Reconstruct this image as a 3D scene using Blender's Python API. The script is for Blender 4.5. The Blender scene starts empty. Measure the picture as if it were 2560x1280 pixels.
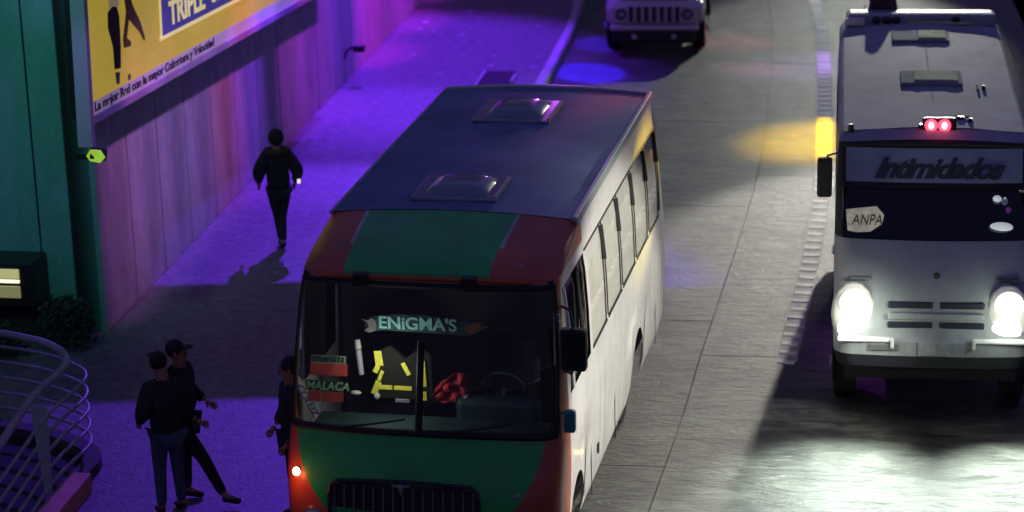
import bpy, bmesh, math, random
from mathutils import Vector, Matrix
random.seed(7)
R = math.radians
sc = bpy.context.scene
COL = sc.collection

# ------------------------------------------------------------------ camera
PITCH, ROLL, CAMH = 17.9, 1.5, 10.0
cd = bpy.data.cameras.new('camera')
cam = bpy.data.objects.new('camera', cd); COL.objects.link(cam)
cd.sensor_width = 36.0; cd.lens = 36.0 * 6000 / 2560
cd.clip_start = 0.5; cd.clip_end = 600
p = R(PITCH); r = R(ROLL)
dv = Vector((0, math.cos(p), -math.sin(p))); r0 = Vector((1, 0, 0)); u0 = r0.cross(dv)
rv = math.cos(r) * r0 - math.sin(r) * u0; uv = rv.cross(dv)
M = Matrix((rv, uv, -dv)).transposed().to_4x4(); M.translation = Vector((0, 0, CAMH))
cam.matrix_world = M
cd.dof.use_dof = True; cd.dof.focus_distance = 24; cd.dof.aperture_fstop = 1.1
sc.camera = cam

# ------------------------------------------------------------------ night sky, exposure
w = bpy.data.worlds.new('World'); sc.world = w; w.use_nodes = True
wn = w.node_tree; bg = wn.nodes['Background']
tc = wn.nodes.new('ShaderNodeTexCoord'); sep = wn.nodes.new('ShaderNodeSeparateXYZ')
rmp = wn.nodes.new('ShaderNodeValToRGB')
rmp.color_ramp.elements[0].position = 0.0; rmp.color_ramp.elements[0].color = (0.075, 0.060, 0.105, 1)
rmp.color_ramp.elements[1].position = 0.5; rmp.color_ramp.elements[1].color = (0.045, 0.045, 0.16, 1)
wn.links.new(tc.outputs['Generated'], sep.inputs[0]); wn.links.new(sep.outputs['Z'], rmp.inputs[0])
wn.links.new(rmp.outputs[0], bg.inputs['Color']); bg.inputs['Strength'].default_value = 1.15
sc.view_settings.view_transform = 'Standard'; sc.view_settings.look = 'None'
sc.view_settings.exposure = 0; sc.view_settings.gamma = 1
try: sc.view_settings.use_curve_mapping = False
except Exception: pass

# ------------------------------------------------------------------ lamps of the place, with added accent spots
def spot(name, loc, tgt, power, col, ang, blend=0.5, rad=0.15):
    l = bpy.data.lights.new(name, 'SPOT'); l.energy = power; l.color = col
    l.spot_size = R(ang); l.spot_blend = blend; l.shadow_soft_size = rad
    o = bpy.data.objects.new(name, l); COL.objects.link(o); o.location = loc
    o.rotation_euler = (Vector(tgt) - Vector(loc)).to_track_quat('-Z', 'Y').to_euler()
    return o
def point(name, loc, power, col, rad=0.05):
    l = bpy.data.lights.new(name, 'POINT'); l.energy = power; l.color = col; l.shadow_soft_size = rad
    o = bpy.data.objects.new(name, l); COL.objects.link(o); o.location = loc
    return o
# white street lamps over the carriageway
spot('street_lamp_light', (7.5, 43, 6.0), (4.5, 27, 0), 6200, (1.0, 0.95, 0.82), 36, 0.35, 0.12)
spot('street_lamp_light', (9.5, 56, 7.0), (5.4, 43, 0), 4000, (0.95, 1.0, 0.86), 30, 0.6, 0.15)
spot('street_lamp_light', (9.2, 18.3, 5.2), (0.6, 23.7, 0.0), 5200, (1.0, 0.97, 0.87), 35, 0.3, 0.15)
# purple and blue floodlights over the pavement
spot('purple_floodlight', (-1.7, 46.5, 9.5), (-1.9, 42.0, 0), 10500, (0.16, 0.022, 1.0), 52, 0.6, 0.15)
spot('purple_floodlight', (-1.9, 41.0, 9.2), (-2.2, 37.0, 0), 6000, (0.17, 0.03, 1.0), 42, 0.6, 0.15)
spot('purple_floodlight', (-1.6, 39.5, 9.0), (-3.0, 29.0, 0), 9500, (0.17, 0.032, 1.0), 52, 0.35, 0.03)
spot('violet_accent_light', (-3.3, 25.2, 5.2), (-4.95, 27.0, 3.5), 90, (0.42, 0.16, 1.0), 30, 0.9, 0.1)  # added small spot for the lilac on the billboard post
# coloured lights washing the wall
WALLC = [(28.5, (0.75, 0.24, 0.95), 600), (29.6, (0.60, 0.26, 1.0), 760), (30.8, (0.50, 0.26, 1.0), 760), (32.0, (0.55, 0.24, 1.0), 760),
         (33.2, (0.95, 0.14, 0.50), 720), (34.3, (0.24, 0.05, 1.0), 1500), (35.5, (0.55, 0.12, 1.0), 900), (36.8, (0.60, 0.06, 1.0), 950),
         (38.4, (0.45, 0.03, 1.0), 1300), (40.6, (0.16, 0.02, 1.0), 1500), (42.4, (0.60, 0.02, 1.0), 2600), (45.0, (0.52, 0.02, 1.0), 2800), (48.0, (0.45, 0.02, 1.0), 2400)]
for y_, c_, p_ in WALLC:
    x_ = -4.998 + 0.1727 * (y_ - 27.876)
    spot('wall_wash_light', (x_ + 3.6, y_ - 0.3, 8.5), (x_, y_ + 0.3, 1.75), p_ * 2.6, c_, 17 if y_ < 38 else 24, 0.9, 0.15)
spot('green_wall_light', (-6.5, 22.5, 8.0), (-6.2, 28, 3.4), 420, (0.12, 1.0, 0.66), 50, 0.9, 0.2)
spot('blue_wall_light', (-5.2, 23, 7.0), (-5.35, 28, 4.5), 220, (0.4, 0.35, 1.0), 13, 0.8, 0.2)
spot('violet_accent_light', (-5.2, 31, 6.0), (-1.75, 22.35, 3.2), 900, (0.75, 0.6, 1.0), 7, 0.9, 0.1)  # added narrow spot for the lavender highlight on the bus cap corner
spot('red_accent_light', (3.4, 32, 4.0), (1.25, 26.75, 3.33), 500, (1.0, 0.03, 0.15), 7, 0.8, 0.05)  # added narrow spot touching only the rear roof rim
spot('violet_accent_light', (0.8, 32, 4.0), (0.35, 26.9, 3.36), 220, (0.55, 0.08, 1.0), 17, 0.8, 0.05)  # added violet spot for the same roof rim
# coloured effects on the carriageway, as from unseen LED facade lights
spot('blue_accent_light', (-1.0, 48, 8.0), (1.45, 41.4, 0), 20000, (0.03, 0.01, 1.0), 7, 0.35, 0.05)
spot('blue_accent_light', (-1.0, 48, 8.0), (1.85, 43.6, 0), 9000, (0.05, 0.01, 1.0), 8, 0.6, 0.05)
spot('yellow_accent_light', (6.6, 39.8, 5.0), (4.8, 36.6, 0), 10000, (1.0, 0.60, 0.0), 24, 1.0, 0.1)
spot('yellow_accent_light', (8.2, 31.5, 5.6), (1.72, 25.8, 2.55), 6500, (1.0, 0.76, 0.05), 10, 0.8, 0.05)
spot('red_accent_light', (9, 42, 5.0), (4.3, 43.4, 0), 4000, (1.0, 0.05, 0.12), 13, 0.9, 0.1)
spot('red_accent_light', (9, 41, 5.0), (4.35, 41.4, 0), 3200, (1.0, 0.22, 0.08), 10, 0.9, 0.1)
spot('red_accent_light', (6, 36, 6.5), (1.5, 26.9, 3.2), 3000, (1.0, 0.03, 0.12), 7, 0.9, 0.1)
spot('violet_accent_light', (10, 45, 5.0), (5.2, 41.5, 0), 4000, (0.45, 0.2, 1.0), 16, 0.9, 0.1)
spot('violet_accent_light', (-1.0, 37, 6.5), (3.6, 29.0, 2.2), 5000, (0.6, 0.08, 1.0), 16, 0.8, 0.1)

# ------------------------------------------------------------------ materials
def mat(name, col, rough=0.6, metal=0.0, noise=0.0, nscale=(8, 8, 8), bump=0.0, coat=0.0, emis=None, es=0.0, col2=None, detail=5, spec=0.5, coord='Object', bscale=None):
    m = bpy.data.materials.new(name); m.use_nodes = True
    n = m.node_tree.nodes; L = m.node_tree.links; b = n['Principled BSDF']
    b.inputs['Base Color'].default_value = (*col, 1); b.inputs['Roughness'].default_value = rough
    b.inputs['Metallic'].default_value = metal; b.inputs['Coat Weight'].default_value = coat
    b.inputs['Coat Roughness'].default_value = 0.15
    b.inputs['Specular IOR Level'].default_value = spec
    if emis: b.inputs['Emission Color'].default_value = (*emis, 1); b.inputs['Emission Strength'].default_value = es
    if noise or bump:
        t = n.new('ShaderNodeTexCoord'); mp = n.new('ShaderNodeMapping'); mp.inputs['Scale'].default_value = nscale
        nz = n.new('ShaderNodeTexNoise'); nz.inputs['Scale'].default_value = 1; nz.inputs['Detail'].default_value = detail
        nz.inputs['Roughness'].default_value = 0.65
        L.new(t.outputs[coord], mp.inputs[0]); L.new(mp.outputs[0], nz.inputs[0])
        if noise:
            cr = n.new('ShaderNodeValToRGB'); cr.color_ramp.elements[0].position = 0.3; cr.color_ramp.elements[1].position = 0.7
            lo = tuple(c * (1 - noise) for c in col); hi = col2 or tuple(min(1, c * (1 + noise)) for c in col)
            cr.color_ramp.elements[0].color = (*lo, 1); cr.color_ramp.elements[1].color = (*hi, 1)
            L.new(nz.outputs[0], cr.inputs[0]); L.new(cr.outputs[0], b.inputs['Base Color'])
        if bump:
            bp = n.new('ShaderNodeBump'); bp.inputs['Strength'].default_value = min(1, bump); bp.inputs['Distance'].default_value = 0.02
            src = nz
            if bscale:
                mp2 = n.new('ShaderNodeMapping'); mp2.inputs['Scale'].default_value = bscale
                src = n.new('ShaderNodeTexNoise'); src.inputs['Scale'].default_value = 1; src.inputs['Detail'].default_value = 4
                L.new(t.outputs[coord], mp2.inputs[0]); L.new(mp2.outputs[0], src.inputs[0])
            L.new(src.outputs[0], bp.inputs['Height']); L.new(bp.outputs[0], b.inputs['Normal'])
    return m
def glassmat(name, tint=(0.6, 0.65, 0.7), gl=0.08, rough=0.03):
    m = bpy.data.materials.new(name); m.use_nodes = True
    n = m.node_tree.nodes; L = m.node_tree.links
    for x in list(n):
        if x.type != 'OUTPUT_MATERIAL': n.remove(x)
    out = [x for x in n][0]
    tr = n.new('ShaderNodeBsdfTransparent'); tr.inputs[0].default_value = (*tint, 1)
    g = n.new('ShaderNodeBsdfGlossy'); g.inputs['Roughness'].default_value = rough; g.inputs[0].default_value = (.9, .9, .9, 1)
    fr = n.new('ShaderNodeFresnel'); fr.inputs[0].default_value = 1.45
    mx = n.new('ShaderNodeMixShader'); ad = n.new('ShaderNodeMath'); ad.operation = 'MULTIPLY'; ad.inputs[1].default_value = gl / 0.04
    L.new(fr.outputs[0], ad.inputs[0]); L.new(ad.outputs[0], mx.inputs[0]); L.new(tr.outputs[0], mx.inputs[1]); L.new(g.outputs[0], mx.inputs[2])
    L.new(mx.outputs[0], out.inputs[0])
    return m

# road: tined concrete with streaks running across the lane, stains and tyre wear
def road_material():
    m = bpy.data.materials.new('road_concrete'); m.use_nodes = True
    n = m.node_tree.nodes; L = m.node_tree.links; b = n['Principled BSDF']
    t = n.new('ShaderNodeTexCoord')
    def nz(scale, det=5, ro=0.6, rot=-9, dist=0.0):
        mp = n.new('ShaderNodeMapping'); mp.inputs['Scale'].default_value = scale; mp.inputs['Rotation'].default_value = (0, 0, R(-rot))
        vt = n.new('ShaderNodeMapping'); vt.inputs['Rotation'].default_value = (0, 0, R(9)); 
        L.new(t.outputs['Object'], vt.inputs[0]); L.new(vt.outputs[0], mp.inputs[0]); mp.inputs['Rotation'].default_value = (0, 0, 0)
        x = n.new('ShaderNodeTexNoise'); x.inputs['Scale'].default_value = 1; x.inputs['Detail'].default_value = det; x.inputs['Roughness'].default_value = ro; x.inputs['Distortion'].default_value = dist
        L.new(mp.outputs[0], x.inputs[0]); return x
    def ramp(x, a, b_, c0, c1):
        cr = n.new('ShaderNodeValToRGB'); cr.color_ramp.elements[0].position = a; cr.color_ramp.elements[1].position = b_
        cr.color_ramp.elements[0].color = (*c0, 1); cr.color_ramp.elements[1].color = (*c1, 1); L.new(x.outputs[0], cr.inputs[0]); return cr
    def mul(a, c):
        mx = n.new('ShaderNodeMix'); mx.data_type = 'RGBA'; mx.blend_type = 'MULTIPLY'; mx.inputs[0].default_value = 1
        L.new(a.outputs[0] if a.bl_idname != 'ShaderNodeMix' else a.outputs[2], mx.inputs[6]); L.new(c.outputs[0], mx.inputs[7]); return mx
    streak = nz((1.5, 4.6, 1), 10, 0.74, dist=1.1); patch = nz((0.9, 0.8, 1), 6, 0.6, dist=1.5); big = nz((0.6, 0.45, 1), 5, dist=0.8); wear = nz((1.3, 0.12, 1), 4, dist=0.5); fine = nz((30, 55, 1), 4)
    c = ramp(streak, 0.37, 0.63, (0.014, 0.015, 0.0145), (0.122, 0.131, 0.114))
    c2 = mul(c, ramp(big, 0.3, 0.7, (0.42, 0.42, 0.44), (1.15, 1.13, 1.08)))
    c3 = mul(c2, ramp(wear, 0.35, 0.6, (0.72, 0.72, 0.74), (1.05, 1.05, 1.03)))
    c3 = mul(c3, ramp(patch, 0.40, 0.60, (0.62, 0.62, 0.62), (1.1, 1.1, 1.1)))
    c4 = mul(c3, ramp(fine, 0.3, 0.7, (0.8, 0.8, 0.8), (1.12, 1.12, 1.12)))
    L.new(c4.outputs[2], b.inputs['Base Color']); b.inputs['Roughness'].default_value = 0.45
    bp = n.new('ShaderNodeBump'); bp.inputs['Strength'].default_value = 0.9; bp.inputs['Distance'].default_value = 0.035
    rp = nz((3.5, 9, 1), 8, 0.7, dist=1.2); L.new(rp.outputs[0], bp.inputs['Height']); L.new(bp.outputs[0], b.inputs['Normal'])
    return m
M_ROAD = road_material()
M_JOINT = mat('joint_seal', (0.015, 0.015, 0.015), 0.9)
M_PAVE = mat('pavement_concrete', (0.13, 0.125, 0.13), 0.6, noise=0.45, nscale=(7, 7, 7), bump=0.45, bscale=(22, 22, 22), detail=8)
M_KERB = mat('kerb_concrete', (0.42, 0.41, 0.42), 0.7, noise=0.2, nscale=(5, 5, 5))
M_WALL = mat('wall_concrete', (0.38, 0.37, 0.38), 0.75, noise=0.3, nscale=(1.5, 1.5, 0.7), bump=0.4, bscale=(18, 18, 9), detail=9)
M_TEAL = mat('teal_lit_wall', (0.16, 0.36, 0.33), 0.6, noise=0.25, nscale=(1.2, 1.2, 0.6), bump=0.2)  # green light on the end face is also put into this colour
M_WHITE = mat('white_bus_paint', (0.72, 0.70, 0.66), 0.38, noise=0.10, nscale=(2.5, 1.2, 2.5), bump=0.35, bscale=(3, 5, 26), coat=0.3)
M_ROOF = mat('dark_roof_paint', (0.16, 0.215, 0.35), 0.8, spec=0.08, noise=0.22, nscale=(1.3, 1.3, 1), bump=0.1, detail=7)
M_BLACK = mat('black_rubber', (0.012, 0.012, 0.013), 0.75)
M_BLACKP = mat('black_plastic', (0.015, 0.015, 0.018), 0.4)
M_DARK = mat('dark_cabin', (0.02, 0.02, 0.024), 0.8)
M_STEEL = mat('galvanised_steel', (0.30, 0.30, 0.30), 0.5, metal=0.25, noise=.25, nscale=(6, 6, 6), bump=.15)
M_CHROME = mat('chrome', (0.7, 0.7, 0.72), 0.15, metal=1.0)
M_GLASS = glassmat('vehicle_glass', (0.75, 0.8, 0.82), 0.035)
M_GLASSC = glassmat('clear_side_glass', (0.95, 0.95, 0.95), 0.05)
M_GLASSD = glassmat('tinted_glass', (0.12, 0.13, 0.2), 0.06)
M_HATCH = mat('grey_hatch_plastic', (0.20, 0.24, 0.27), 0.25, noise=0.2, nscale=(3, 3, 3), coat=0.4)
M_VAN = mat('grey_white_van_paint', (0.27, 0.30, 0.30), 0.4, noise=0.10, nscale=(1.5, 1.5, 1.5), coat=0.15, bump=0.08, bscale=(3, 3, 3))
M_VANROOF = mat('dusty_van_roof', (0.30, 0.33, 0.36), 0.8, spec=0.08, noise=0.25, nscale=(1.5, 1.0, 1.5), bump=0.15, detail=7)
M_JEEP = mat('silver_jeep_paint', (0.50, 0.46, 0.44), 0.3, metal=0.3, coat=0.6)
M_JHOOD = mat('dark_jeep_hood', (0.10, 0.09, 0.13), 0.3, coat=0.6)
M_RIBW = mat('worn_white_road_paint', (0.62, 0.61, 0.56), 0.6, noise=0.35, nscale=(6, 6, 6), bump=0.3)
M_CURT = mat('pale_curtain', (0.66, 0.65, 0.58), 0.8, noise=0.12, nscale=(1, 9, 1), bump=0.25, bscale=(1, 14, 2))  # pale cloth also stands in for light reflected in the side windows
M_TEALP = mat('teal_mirror_plastic', (0.03, 0.22, 0.19), 0.4)
M_HEAD = mat('lit_headlight', (1, 1, 1), 0.3, emis=(1.0, 1.0, 0.93), es=9)
M_AMBER = mat('lit_amber_lamp', (1, 0.5, 0.1), 0.3, emis=(1.0, 0.42, 0.10), es=6)
M_AMBH = mat('lit_orange_lamp', (1, 0.6, 0.3), 0.3, emis=(1.0, 0.62, 0.38), es=9)
M_REDL = mat('lit_red_lamp', (1, 0.1, 0.1), 0.3, emis=(1.0, 0.05, 0.10), es=3.2)
M_REDC = mat('lit_red_core', (1, 0.5, 0.5), 0.3, emis=(1.0, 0.42, 0.48), es=3.0)
M_LIME = mat('lit_lime_lamp', (0.6, 0.8, 0.1), 0.5, noise=0.5, nscale=(14, 14, 14), emis=(0.45, 0.8, 0.04), es=0.55)
M_WARM = mat('lit_warm_panel', (0.8, 0.75, 0.4), 0.5, emis=(0.85, 0.75, 0.30), es=0.45)
M_WARM2 = mat('lit_pale_panel', (1, 0.95, 0.8), 0.5, emis=(1.0, 0.93, 0.70), es=1.1)
M_WARM3 = mat('dim_warm_panel', (0.6, 0.55, 0.3), 0.5, emis=(0.5, 0.42, 0.14), es=0.30)
M_VESTY = mat('reflective_yellow', (0.85, 0.8, 0.08), 0.5, noise=0.2, nscale=(20, 20, 20))
M_VESTD = mat('vest_fabric', (0.010, 0.012, 0.006), 0.9)
M_REDC2 = mat('red_cloth', (0.40, 0.015, 0.03), 0.8, noise=0.5, nscale=(9, 9, 9), bump=0.5)
M_LTPLAS = mat('pale_plastic', (0.6, 0.6, 0.55), 0.5)
M_DASH = mat('teal_haze_dashboard', (0.02, 0.055, 0.06), 0.5, noise=0.4, nscale=(2, 2, 2))  # teal haze and glow behind the windshield put into the colour

n = M_HEAD.node_tree.nodes; L = M_HEAD.node_tree.links
lw = n.new('ShaderNodeLayerWeight'); lw.inputs[0].default_value = 0.35
crr = n.new('ShaderNodeValToRGB'); crr.color_ramp.elements[0].color = (1, 1, .96, 1); crr.color_ramp.elements[1].color = (.42, .5, .30, 1); crr.color_ramp.elements[1].position = .95
L.new(lw.outputs['Facing'], crr.inputs[0]); L.new(crr.outputs[0], n['Principled BSDF'].inputs['Emission Color'])
n['Principled BSDF'].inputs['Emission Strength'].default_value = 2.2
def grime(m, col=(0.10, 0.09, 0.07), amt=0.5, z0=0.5, z1=1.6, sc3=(7, 7, 0.8)):
    """road dirt thickening towards the sills plus vertical streaks, mixed over the paint"""
    n = m.node_tree.nodes; L = m.node_tree.links; b = n['Principled BSDF']
    src = b.inputs['Base Color'].links[0].from_socket if b.inputs['Base Color'].links else None
    t = n.new('ShaderNodeTexCoord'); mp = n.new('ShaderNodeMapping'); mp.inputs['Scale'].default_value = (*sc3,)
    z = n.new('ShaderNodeTexNoise'); z.inputs['Scale'].default_value = 1; z.inputs['Detail'].default_value = 7; z.inputs['Roughness'].default_value = .7
    L.new(t.outputs['Object'], mp.inputs[0]); L.new(mp.outputs[0], z.inputs[0])
    sp = n.new('ShaderNodeSeparateXYZ'); L.new(t.outputs['Object'], sp.inputs[0])
    mr = n.new('ShaderNodeMapRange'); mr.inputs[1].default_value = z0; mr.inputs[2].default_value = z1; mr.inputs[3].default_value = 1; mr.inputs[4].default_value = 0.25; L.new(sp.outputs[2], mr.inputs[0])
    cr = n.new('ShaderNodeValToRGB'); cr.color_ramp.elements[0].position = .42; cr.color_ramp.elements[1].position = .68; L.new(z.outputs[0], cr.inputs[0])
    mu = n.new('ShaderNodeMath'); mu.operation = 'MULTIPLY'; L.new(cr.outputs[0], mu.inputs[0]); L.new(mr.outputs[0], mu.inputs[1])
    m2 = n.new('ShaderNodeMath'); m2.operation = 'MULTIPLY'; m2.inputs[1].default_value = amt; L.new(mu.outputs[0], m2.inputs[0])
    mx = n.new('ShaderNodeMix'); mx.data_type = 'RGBA'; L.new(m2.outputs[0], mx.inputs[0])
    if src: L.new(src, mx.inputs[6])
    else: mx.inputs[6].default_value = b.inputs['Base Color'].default_value
    mx.inputs[7].default_value = (*col, 1); L.new(mx.outputs[2], b.inputs['Base Color'])
grime(M_WHITE, amt=.55); grime(M_VAN, amt=.5); grime(M_WALL, (0.16, 0.15, 0.16), .55, 0, 9, (1.5, 1.1, 0.5)); grime(M_TEAL, (0.04, 0.14, 0.13), .5, 0, 9, (1.3, 1.3, 0.6)); grime(M_KERB, amt=.6, z0=-1, z1=.2)
# ------------------------------------------------------------------ mesh helpers
def link(o, parent=None):
    COL.objects.link(o)
    if parent: o.parent = parent
    return o
def tag(o, label=None, cat=None, group=None, kind=None):
    if label: o['label'] = label
    if cat: o['category'] = cat
    if group: o['group'] = group
    if kind: o['kind'] = kind
    return o
def empty(name, loc, hd=0):
    o = bpy.data.objects.new(name, None); COL.objects.link(o); o.location = loc
    o.rotation_euler = (0, 0, -R(hd)); o.empty_display_size = 0.2
    return o
def build(name, bm, m, parent=None, smooth=None, bevel=0):
    me = bpy.data.meshes.new(name)
    bmesh.ops.remove_doubles(bm, verts=bm.verts, dist=1e-5)
    bmesh.ops.recalc_face_normals(bm, faces=bm.faces)
    bm.to_mesh(me); bm.free()
    if smooth:
        for f in me.polygons: f.use_smooth = True
        try: me.set_sharp_from_angle(angle=R(smooth))
        except Exception: pass
    me.materials.append(m)
    o = bpy.data.objects.new(name, me); link(o, parent)
    if bevel:
        b = o.modifiers.new('bevel', 'BEVEL'); b.width = bevel; b.segments = 2; b.limit_method = 'ANGLE'; b.angle_limit = R(40)
    return o
def box(bm, c, s, rot=None):
    mt = Matrix.Translation(c) @ (rot.to_4x4() if rot else Matrix.Identity(4)) @ Matrix.Diagonal((*s, 1))
    bmesh.ops.create_cube(bm, size=1, matrix=mt)
def cyl(bm, p0, p1, r0, r1=None, n=16, caps=True):
    p0, p1 = Vector(p0), Vector(p1); d = p1 - p0
    q = d.to_track_quat('Z', 'Y').to_matrix().to_4x4()
    bmesh.ops.create_cone(bm, cap_ends=caps, segments=n, radius1=r0, radius2=r0 if r1 is None else r1, depth=d.length,
                          matrix=Matrix.Translation((p0 + p1) / 2) @ q)
def ell(bm, c, s, u=14, v=8, rot=None):
    bmesh.ops.create_uvsphere(bm, u_segments=u, v_segments=v, radius=1,
        matrix=Matrix.Translation(c) @ (rot.to_4x4() if rot else Matrix.Identity(4)) @ Matrix.Diagonal((*s, 1)))
def tube(bm, pts, rad, n=8, closed=False):
    pts = [Vector(q) for q in pts]; rings = []
    for i, q in enumerate(pts):
        a = pts[max(0, i - 1)]; b = pts[min(len(pts) - 1, i + 1)]; t = (b - a).normalized()
        s = t.cross(Vector((0, 0, 1)));
        if s.length < 1e-3: s = Vector((1, 0, 0))
        s.normalize(); u = s.cross(t)
        rings.append([bm.verts.new(q + rad * (math.cos(k * 2 * math.pi / n) * s + math.sin(k * 2 * math.pi / n) * u)) for k in range(n)])
    for i in range(len(rings) - 1):
        for k in range(n): bm.faces.new((rings[i][k], rings[i][(k + 1) % n], rings[i + 1][(k + 1) % n], rings[i + 1][k]))
    bm.faces.new(rings[0][::-1]); bm.faces.new(rings[-1])
def prism(bm, poly, axis, a, b):
    # poly: 2D points; extruded along axis between a and b
    def P(q, t):
        return {0: (t, q[0], q[1]), 1: (q[0], t, q[1]), 2: (q[0], q[1], t)}[axis]
    A = [bm.verts.new(P(q, a)) for q in poly]; B = [bm.verts.new(P(q, b)) for q in poly]
    n = len(poly)
    bm.faces.new(A[::-1]); bm.faces.new(B)
    for i in range(n): bm.faces.new((A[i], A[(i + 1) % n], B[(i + 1) % n], B[i]))
def one(fn, *a, **k):
    bm = bmesh.new(); fn(bm, *a, **k); return bm
def catmull(pts, k=6):
    out = []
    P = [Vector(q) for q in pts]
    for i in range(len(P) - 1):
        a = P[max(0, i - 1)]; b = P[i]; c = P[i + 1]; d = P[min(len(P) - 1, i + 2)]
        for j in range(k):
            t = j / k
            out.append(0.5 * ((2 * b) + (-a + c) * t + (2 * a - 5 * b + 4 * c - d) * t * t + (-a + 3 * b - 3 * c + d) * t ** 3))
    out.append(P[-1]); return out
def text(name, s, m, parent, loc, rot, size, sx=1.0, ext=0.003, shear=0.0, bold=0.0, align='LEFT', spacing=1.0):
    c = bpy.data.curves.new(name, 'FONT'); c.body = s; c.size = size; c.extrude = ext; c.shear = shear; c.offset = bold
    c.align_x = align; c.space_character = spacing
    c.materials.append(m)
    tmp = bpy.data.objects.new(name + '_curve', c); me = bpy.data.meshes.new_from_object(tmp); me.name = name
    bpy.data.objects.remove(tmp)
    o = bpy.data.objects.new(name, me); link(o, parent)
    o.matrix_local = Matrix.Translation(loc) @ rot.to_4x4() @ Matrix.Diagonal((sx, 1, 1, 1))
    return o
# ------------------------------------------------------------------ ground
def lerp_poly(pts, y):
    if y <= pts[0][1]: a, b = pts[0], pts[1]
    elif y >= pts[-1][1]: a, b = pts[-2], pts[-1]
    else:
        for a, b in zip(pts, pts[1:]):
            if a[1] <= y <= b[1]: break
    return a[0] + (b[0] - a[0]) * (y - a[1]) / (b[1] - a[1])
KERB = catmull([(-5.0, 8, 0), (-2.2, 21.4, 0), (-1.25, 27.2, 0), (-0.28, 34.6, 0), (0.72, 40.6, 0), (1.6, 47.6, 0), (2.2, 60, 0), (2.2, 80, 0)], 5)
JNT = catmull([(-1.9, 8, 0), (1.34, 22.5, 0), (2.28, 27.2, 0), (3.66, 34.3, 0), (4.55, 40.5, 0), (5.25, 47.2, 0), (5.8, 60, 0), (5.8, 80, 0)], 5)
STR = catmull([(-1.0, 8, 0), (2.35, 22.5, 0), (3.33, 27.2, 0), (4.32, 32.24, 0), (4.96, 36.5, 0), (5.63, 41.6, 0), (6.15, 47.0, 0), (6.7, 60, 0), (6.7, 80, 0)], 5)
def off(f, d): return lambda y: f(y) + d
kx = lambda y: lerp_poly(KERB, y); jx = lambda y: lerp_poly(JNT, y); sx_ = lambda y: lerp_poly(STR, y)

bm = bmesh.new(); bmesh.ops.create_grid(bm, x_segments=1, y_segments=1, size=300, matrix=Matrix.Translation((0, 100, -0.035)))
road = tag(build('road', bm, M_JOINT), kind='structure')
def slab(f0, f1, ya, yb, skew=0.0):
    bm = bmesh.new(); n = 5; top = []; bot = []
    for i in range(n + 1):
        y = ya + (yb - ya) * i / n
        for f in (f0, f1):
            x = f(y); yy = y - (x - f0(y)) * 0.13
            x = f(yy) if f is f1 else x
            top.append(bm.verts.new((x, yy, 0.0))); bot.append(bm.verts.new((x, yy, -0.03)))
    for i in range(n):
        a = 2 * i
        bm.faces.new((top[a], top[a + 1], top[a + 3], top[a + 2]))
        bm.faces.new((top[a], top[a + 2], bot[a + 2], bot[a])); bm.faces.new((top[a + 1], bot[a + 1], bot[a + 3], top[a + 3]))
    bm.faces.new((top[0], bot[0], bot[1], top[1])); bm.faces.new((top[-2], top[-1], bot[-1], bot[-2]))
    return build('road_slab', bm, M_ROAD, road)
G = 0.005
lanes = [(off(kx, -0.05), off(jx, -G), [5, 11.5, 18, 24, 28.6, 33.5, 38.2, 43.5, 49, 55, 62, 70, 80]),
         (off(jx, G), off(sx_, 3.4 - G), [5, 12, 19, 26.9, 34.6, 41.7, 48.6, 56, 64, 72, 80]),
         (off(sx_, 3.4 + G), off(sx_, 7), [5, 12, 19, 26.9, 34.6, 41.7, 48.6, 56, 64, 72, 80])]
for f0, f1, ys in lanes:
    for a, b in zip(ys, ys[1:]): slab(f0, f1, a + G, b - G)
bm = bmesh.new()
far = [(-300, 80.02), (300, 80.02), (300, 400), (-300, 400)]
vs = [bm.verts.new((x, y, 0.0)) for x, y in far]; bm.faces.new(vs)
x0 = [bm.verts.new(q) for q in ((sx_(5) + 7.05, 5, 0), (300, 5, 0), (300, 80, 0), (sx_(80) + 7.05, 80, 0))]
bm.faces.new(x0)
tag(build('outer_road', bm, M_ROAD), kind='structure')

# added, unseen overhead: slab shades a pavement band, panels shade bus roof and road
blocker = empty('light_blocker', (-2.6, 35.8, 0)); tag(blocker, 'added unseen concrete slab and panels shading pavement, bus roof and road', 'light_blocker')
bm = bmesh.new(); box(bm, (0, -0.19, 6.1), (6.4, 1.06, 0.25)); build('shade_slab', bm, M_WALL, blocker, bevel=.02)
bm = bmesh.new(); box(bm, (1.2, 0, 7.95), (3.6, 0.06, 1.5)); build('blocker_panel', bm, M_WALL, blocker, bevel=.01)
bm = bmesh.new(); box(bm, (2.75, 0.1, 7.45), (3.6, 0.06, 2.5)); build('blocker_panel', bm, M_WALL, blocker, bevel=.01)
for x in (-.55, 2.95): bm = bmesh.new(); box(bm, (x, 0, 6.7), (.06, .06, 1.0)); build('blocker_post', bm, M_STEEL, blocker)
bm = bmesh.new(); box(bm, (-2.6, 0, 3.05), (0.3, 0.3, 5.8)); bm.free()
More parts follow.
